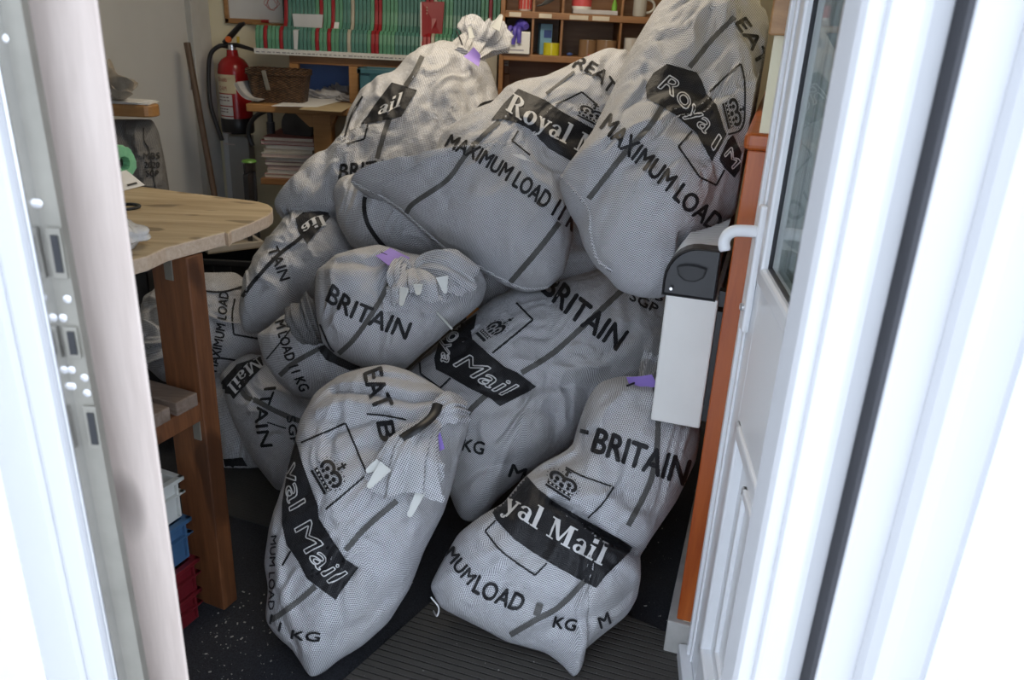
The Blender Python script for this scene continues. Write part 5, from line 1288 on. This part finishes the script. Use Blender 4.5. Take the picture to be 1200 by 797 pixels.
# cardboard box behind the tied mouth
bm = NB(); c0_ = atY(563, 74, 3.95); c1_ = atY(585, 42, 3.95)
bx_ = thing('card_box', (c0_[0], 3.98, bzt), 'grey buff cardboard box on the back bench behind the tied mouth of the sack', 'box')
box(bm, c0_[0]-.02, c1_[0]-.004, 3.93, 4.05, bzt+.001, atY(575, 48, 3.93)[2], .002); build('carton', bm, mat('grey_card', (.38, .35, .29), .7), bx_)
bm = NB(); box(bm, c0_[0]+.0, c0_[0]+.024, 3.9285, 3.9299, atY(575, 73, 3.93)[2], atY(575, 66, 3.93)[2]); build('label', bm, M_PAPER, bx_)

# ------------------------------------------------------------------ pigeonhole shelf unit
YP = 3.84; ux0 = atY(585, 62, YP)[0]; ux1 = ux0+.80; zA = atY(590, 62, YP)[2]; zB = atY(590, 12.5, YP)[2]; dp = .30; tk = .018
pg = thing('pigeonhole_unit', ((ux0+ux1)/2, YP+.15, 0), 'brown wooden pigeonhole shelf unit against the back wall', 'shelf unit')
for nm, a in (('side_panel', (ux0, ux0+.02)), ('side_panel', (ux1-.02, ux1))):
    bm = NB(); box(bm, a[0], a[1], YP, YP+dp, 0, 2.0, .002); build(nm, bm, M_SHELF, pg)
bm = NB(); box(bm, ux0+.02, ux1-.02, YP+dp-.01, YP+dp, 0, 2.0); build('back_panel', bm, M_SHELF, pg)
for z_ in (.5, zA-.016, zB-.012, 1.98):
    bm = NB(); box(bm, ux0+.02, ux1-.02, YP, YP+dp-.01, z_-.014, z_+.014, .002); build('shelf', bm, M_SHELF, pg)
dvs = [atY(x, 40, YP)[0] for x in (624, 658, 727)]
for x in dvs:
    for z0, z1 in ((zA-.002, zB-.026), (zB+.002, 1.966)):
        bm = NB(); box(bm, x-.005, x+.005, YP+.004, YP+dp-.01, z0, z1); build('divider', bm, M_SHELF, pg)
for x0, x1 in ((597, 611), (632, 647), (668, 690), (695, 715)):
    a, b = atY(x0, 12, YP)[0], atY(x1, 12, YP)[0]; bm = NB(); box(bm, a, b, YP-.0015, YP+.0, zB-.022, zB-.004); build('shelf_label', bm, mat('yellowed_label', (.58, .52, .42), .7), pg)
zl = zA-.001; zu = zB+.003
def on(x, y, Y): return atY(x, y, Y)[0]
# glove box
gx0, gx1 = on(587, 50, YP-.02), on(621, 50, YP-.02)
gb = thing('glove_box', ((gx0+gx1)/2, YP+.05, zl), 'white glove box with purple gloves bulging from it, left cell of the pigeonholes', 'box')
gtop = atY(590, 36, YP-.01)[2]
bm = NB(); box(bm, gx0, gx1, YP-.012, YP+.11, zl, gtop, .003); build('carton', bm, M_WPLAST, gb)
bm = NB()
for (z_, x0, x1) in ((.88, .15, .5), (.6, .1, .3), (.45, .1, .26), (.3, .1, .3), (.15, .1, .8)): box(bm, gx0+(gx1-gx0)*x0, gx0+(gx1-gx0)*x1, YP-.0135, YP-.012, zl+(gtop-zl)*z_, zl+(gtop-zl)*z_+.005)
build('box_print', bm, mat('grey_ink', (.35, .35, .4), .7), gb)
M_GLV = mat('purple_nitrile', (.10, .075, .42), .45, .15, 30)
gx = (gx0+gx1)/2
bm = NB(); w0_ = np.array([gx, YP+.01, gtop])
for k, (a, b, cc, rr) in enumerate((((0, .02, .012), (-.004, -.022, .006), (-.010, -.028, -.055), .011), ((.014, .015, .012), (.014, -.022, .0), (.016, -.028, -.048), .011), ((-.02, .02, .010), (-.026, -.018, .012), (-.03, -.026, -.02), .010), ((.02, .03, .01), (.032, .02, .028), (.045, .0, .02), .018), ((.0, .04, .01), (.02, .03, .035), (.042, .02, .030), .017))):
    tube(bm, bez([w0_+np.array(p) for p in (a, b, cc)], 6), [rr*(1.1-.5*abs(t-.4)) for t in np.linspace(0, 1, 13)], 10)
build('nitrile_glove', bm, M_GLV, gb, True)
# cartons, tapes, mugs
def carton(name, x0, x1, yt, Y, z0, col, label, cat, depth=.05, rot=0.0):
    a, b = on(x0, 45, Y), on(x1, 45, Y); zt = atY((x0+x1)/2, yt, Y)[2]
    t = thing(name, ((a+b)/2, Y, z0), label, cat); bm = NB(); ca, sa = math.cos(rot), math.sin(rot)
    fbox(bm, (a, Y, 0), V((ca, sa, 0)), V((-sa, ca, 0)), Z3, 0, b-a, 0, depth, z0, zt, .002); build('carton', bm, mat(name+'_card', col, .5, .04), t)
    bm = NB(); fbox(bm, (a, Y, 0), V((ca, sa, 0)), V((-sa, ca, 0)), Z3, .3*(b-a), .95*(b-a), -.001, 0, z0+(zt-z0)*.55, z0+(zt-z0)*.8); build('carton_label', bm, mat('navy_label', (.03, .06, .22), .5), t)
    return t
carton('blue_pack', 633, 647, 28, YP+.05, zl, (.16, .33, .46), 'pale blue packet standing in the second pigeonhole', 'packet', .06, .15)
def roll(name, x0, x1, yt, Y, z0, col, label, gloss=.2, hole=.6, kind='tape'):
    a, b = on(x0, 55, Y), on(x1, 55, Y); rr = (b-a)/2; hh = max(.01, atY((x0+x1)/2, yt, Y)[2]-z0)
    t = thing(name, ((a+b)/2, Y+rr, z0), label, 'tape', 'rolls of tape in the pigeonholes'); c = ((a+b)/2, Y+rr, z0)
    bm = NB(); lathe(bm, c, [(rr*hole, 0), (rr, 0), (rr, hh), (rr*hole, hh), (rr*hole, 0)], 36); build('tape', bm, mat('tape_'+name+str(x0), col, gloss, .06), t, True)
    bm = NB(); lathe(bm, c, [(rr*(hole-.06), 0), (rr*(hole-.001), 0), (rr*(hole-.001), hh), (rr*(hole-.06), hh), (rr*(hole-.06), 0)], 36); build('core', bm, mat('tape_core', (.45, .38, .28), .7), t, True)
roll('tape_roll', 637, 656.5, 50.5, YP+.0, zl, (.55, .50, .02), 'yellow tape roll lying in front of the pale blue packet')
roll('tape_roll', 679, 700, 47, YP+.01, zl, (.22, .13, .07), 'brown parcel tape roll, left of the two in the middle pigeonhole')
roll('tape_roll', 699.5, 724, 47.5, YP-.0, zl, (.24, .145, .08), 'brown parcel tape roll, right of the two in the middle pigeonhole')
c = atY(668, 57, YP+.02); bm = NB(); bmesh.ops.create_icosphere(bm, subdivisions=3, radius=.010)
for v in bm.verts: v.co = V((c[0]+v.co.x*1.4, YP+.03+v.co.y, zl+.0075+v.co.z*.75))
build('bottle_cap', bm, mat('blue_cap', (.04, .08, .25), .4), smooth=True, label='small blue cap left of the brown tape rolls', cat='cap')
c = atY(691, 59, YP); bm = NB(); box(bm, c[0]-.008, c[0]+.012, YP+.001, YP+.009, zl, zl+.012, .002); build('red_clip', bm, MR_, label='small red clip in front of the brown tape rolls', cat='clip')
def mug(name, x0, x1, yt, Y, z0, col, label, handle=True, cat='mug'):
    a, b = on(x0, 8, Y), on(x1, 8, Y); rr = (b-a)/2; c = ((a+b)/2, Y+rr, z0); hh = max(.07, atY((x0+x1)/2, yt, Y)[2]-z0)
    t = thing(name, c, label, cat); m_ = mat(name+'_glaze', col, .25, .04)
    bm = NB(); lathe(bm, c, [(0, 0), (rr*.9, 0), (rr, .006), (rr, hh), (rr*.92, hh), (rr*.9, .01), (0, .01)], 32); build('cup', bm, m_, t, True)
    if handle:
        bm = NB(); tube(bm, bez([np.array(c)+np.array([rr*.97+.035*math.sin(q), 0, hh*.5-hh*.32*math.cos(q)]) for q in np.linspace(0, math.pi, 7)], 4), .006, 10); build('handle', bm, m_, t, True)
    return t
mug('pale_mug', 743, 759, -6, YP+.01, zu, (.48, .47, .43), 'pale mug with a handle on the upper pigeonhole shelf, right end')
mug('paper_cup', 736, 752, 45, YP+.01, zl, (.60, .58, .55), 'white cup in the right pigeonhole beside the sack', False, 'cup')
t = mug('striped_cup', 608, 624, -10, YP+.03, zu, (.62, .55, .50), 'white and red cup at the left end of the upper shelf', False, 'cup')
cc_ = t.location; bm = NB(); rr = (on(624, 8, YP+.03)-on(608, 8, YP+.03))/2
for k in range(5):
    a = D_(205+k*28); fbox(bm, (cc_.x+(rr+.0006)*math.cos(a), cc_.y+(rr+.0006)*math.sin(a), cc_.z), V((-math.sin(a), math.cos(a), 0)), V((math.cos(a), math.sin(a), 0)), Z3, -.006, .006, -.0005, .0006, .008, .06)
build('red_stripes', bm, mat('cup_red', (.5, .06, .05), .4), t)
bm = NB(); c = atY(640, 6, YP+.06)
for k in range(6):
    pts_ = bez([atY(629, 8.0, YP+.02)+np.array([.004*k, .0, .003+.001*k]), atY(640, 4.5-.9*k, YP+.03), atY(652, -3-1.5*k, YP+.05), atY(656, -14-1.5*k, YP+.06)], 6); tube(bm, pts_, .0035, 7)
build('cable_bundle', bm, M_CHAR, smooth=True, label='bundle of dark leads in the upper shelf second cell', cat='cables')
wx0, wx1 = on(672, 9, YP+.01), on(727, 10, YP+.01)-.01
bm = NB(); box(bm, wx0, wx1, YP+.005, YP+.16, zu, zu+.018, .002); wbx = build('flat_box', bm, mat('flat_white_box', (.48, .46, .46), .5), label='flat white box on the upper shelf carrying a red tub', cat='box')
rr = (on(694, 4, YP+.03)-on(670.5, 4, YP+.03))/2; c = (on(682.5, 4, YP+.03), YP+.03+rr, zu+.0185)
tub = thing('red_tub', c, 'white and red round tub standing on the flat white box', 'tub')
bm = NB(); lathe(bm, c, [(0, 0), (rr*.96, 0), (rr, .004), (rr, .012), (0, .012)], 32); build('tub_base', bm, M_WPLAST, tub, True)
bm = NB(); lathe(bm, c, [(0, .0122), (rr*1.0, .0122), (rr*1.02, .06), (0, .06)], 32); build('tub_wall', bm, mat('tub_red', (.55, .08, .08), .4, .1), tub, True)
c = (on(721, 4, YP+.03), YP+.05, zu+.0185); gbt = thing('green_bottle', c, 'small green bottle at the right of the red tub', 'bottle')
bm = NB(); lathe(bm, c, [(0, 0), (.012, 0), (.012, .02), (.005, .045), (.005, .06), (0, .06)], 20); build('bottle', bm, mat('bottle_green', (.18, .42, .05), .3), gbt, True)
bm = NB(); lathe(bm, c, [(0, .0602), (.006, .0602), (.006, .075), (0, .075)], 16); build('cap', bm, M_WPLAST, gbt, True)

# ------------------------------------------------------------------ heater on the right-hand wall
hs0 = .10                                                        # from the near end of the dado
HO = A0+WD*hs0
yH = (HO+WM*.1)[1]
hzb, hzt = atY(800, 497, yH)[2], atY(800, 347, yH)[2]; hzc = atY(815, 290, yH)[2]
ht = thing('storage_heater', (HO[0], HO[1], hzb), 'white panel heater with a black end cap, mounted on the varnished dado', 'heater')
def pxn(x, y): # distance off the wall of a spot on the heater end
    p = onP(x, y, HO, WD); return np.dot(p-HO, WM)
n0, n1 = pxn(832, 420), pxn(771, 420)
bm = NB(); fbox(bm, HO, WD, WM, Z3, 0, .72, n0, n1, hzb, hzt, .005); build('casing', bm, M_WPLAST, ht)
bm = NB(); nA, nB = pxn(843, 320), pxn(778, 320)
def capring(s, sh=0.0):
    q = [(nA+sh, hzt-.004+sh), (nB-sh, hzt-.004+sh)]
    for t_ in np.linspace(0, 1, 8):
        a = t_*math.pi/2; q.append((nB-sh-(.075)*(1-math.cos(a)), hzc-.085-sh+.085*math.sin(a)))
    q += [(nA+sh, hzc-sh)]
    return [HO+WD*s+WM*a+np.array([0, 0, b]) for a, b in q]
rings(bm, [capring(.004, .006), capring(-.004, .003), capring(.0), capring(.045), capring(.046, .006)]); 
build('end_cap', bm, M_CHAR, ht)
bm = NB(); nm_ = (nA+nB)/2; zc2 = (hzt+hzc)/2-.002
rs = []
for (sc, s) in ((1, -.0056), (.85, -.0056), (.72, -.0035)):
    rs.append([HO+WD*s+WM*(nm_+.036*sc*a)+np.array([0, 0, zc2+.022*sc*b]) for a, b in [(-1, .7), (-.3, .95), (.4, .95), (1, .6), (.85, -.3), (.4, -.85), (-.3, -.85), (-.85, -.3)]])
rings(bm, rs); build('hand_grip', bm, M_BLACK, ht)
bm = NB(); lathe(bm, HO-WD*.0055+WM*(nB-.022)+np.array([0, 0, hzt+.016]), [(.005, 0), (.004, .002), (0, .002)], 12, -V(WD)); build('screw_head', bm, M_STEELB, ht)
bm = NB()
gl0, gl1 = nA, nB-.035
for k in range(34):
    s = .052+k*.0195
    if s > .70: break
    P_ = [(gl0+.006, hzt), (gl1+.035, hzt), (gl1+.03, hzc-.06), (gl1+.0, hzc-.008), (gl0+.006, hzc)]
    prism(bm, [HO+WD*s+WM*a+np.array([0, 0, b]) for a, b in P_], WD*.0035)
build('grille', bm, M_WPLAST, ht)
bm = NB(); fbox(bm, HO, WD, WM, Z3, .05, .71, nA+.006, nA+.012, hzt, hzc-.01, 0); fbox(bm, HO, WD, WM, Z3, .05, .71, nA+.02, nB-.03, hzt, hzt+.03, 0); build('inner_case', bm, M_BLACK, ht)
bm = NB(); fbox(bm, HO, WD, WM, Z3, .015, .05, .0, n0+.002, hzt-.02, hzt+.02, .002); fbox(bm, HO, WD, WM, Z3, .015, .05, .0, n0+.002, hzb+.06, hzb+.1, .002); fbox(bm, HO, WD, WM, Z3, .01, .7, .004, n0-.001, hzb+.02, hzt-.03, 0); build('wall_bracket', bm, M_BLACK, ht)
# the lamp that lights the room
cl = thing('ceiling_lamp', (-.3, 3.0, 2.42), 'long fluorescent ceiling lamp', 'lamp')
bm = NB(); box(bm, -.9, .3, 2.94, 3.06, 2.38, 2.419, .004); build('lamp_body', bm, M_WPLAST, cl)
bm = NB(); m, nt, bs, N, L = node_mat('lamp_tube_glow'); bs.inputs['Emission Color'].default_value = (1, .9, .74, 1); bs.inputs['Emission Strength'].default_value = 4
tube(bm, [(-.88, 3.0, 2.362), (.28, 3.0, 2.362)], .013, 14); build('lamp_tube', bm, m, cl, True)
for o in list(bpy.data.objects):
    if o.name.startswith('lettering'): bpy.data.objects.remove(o)
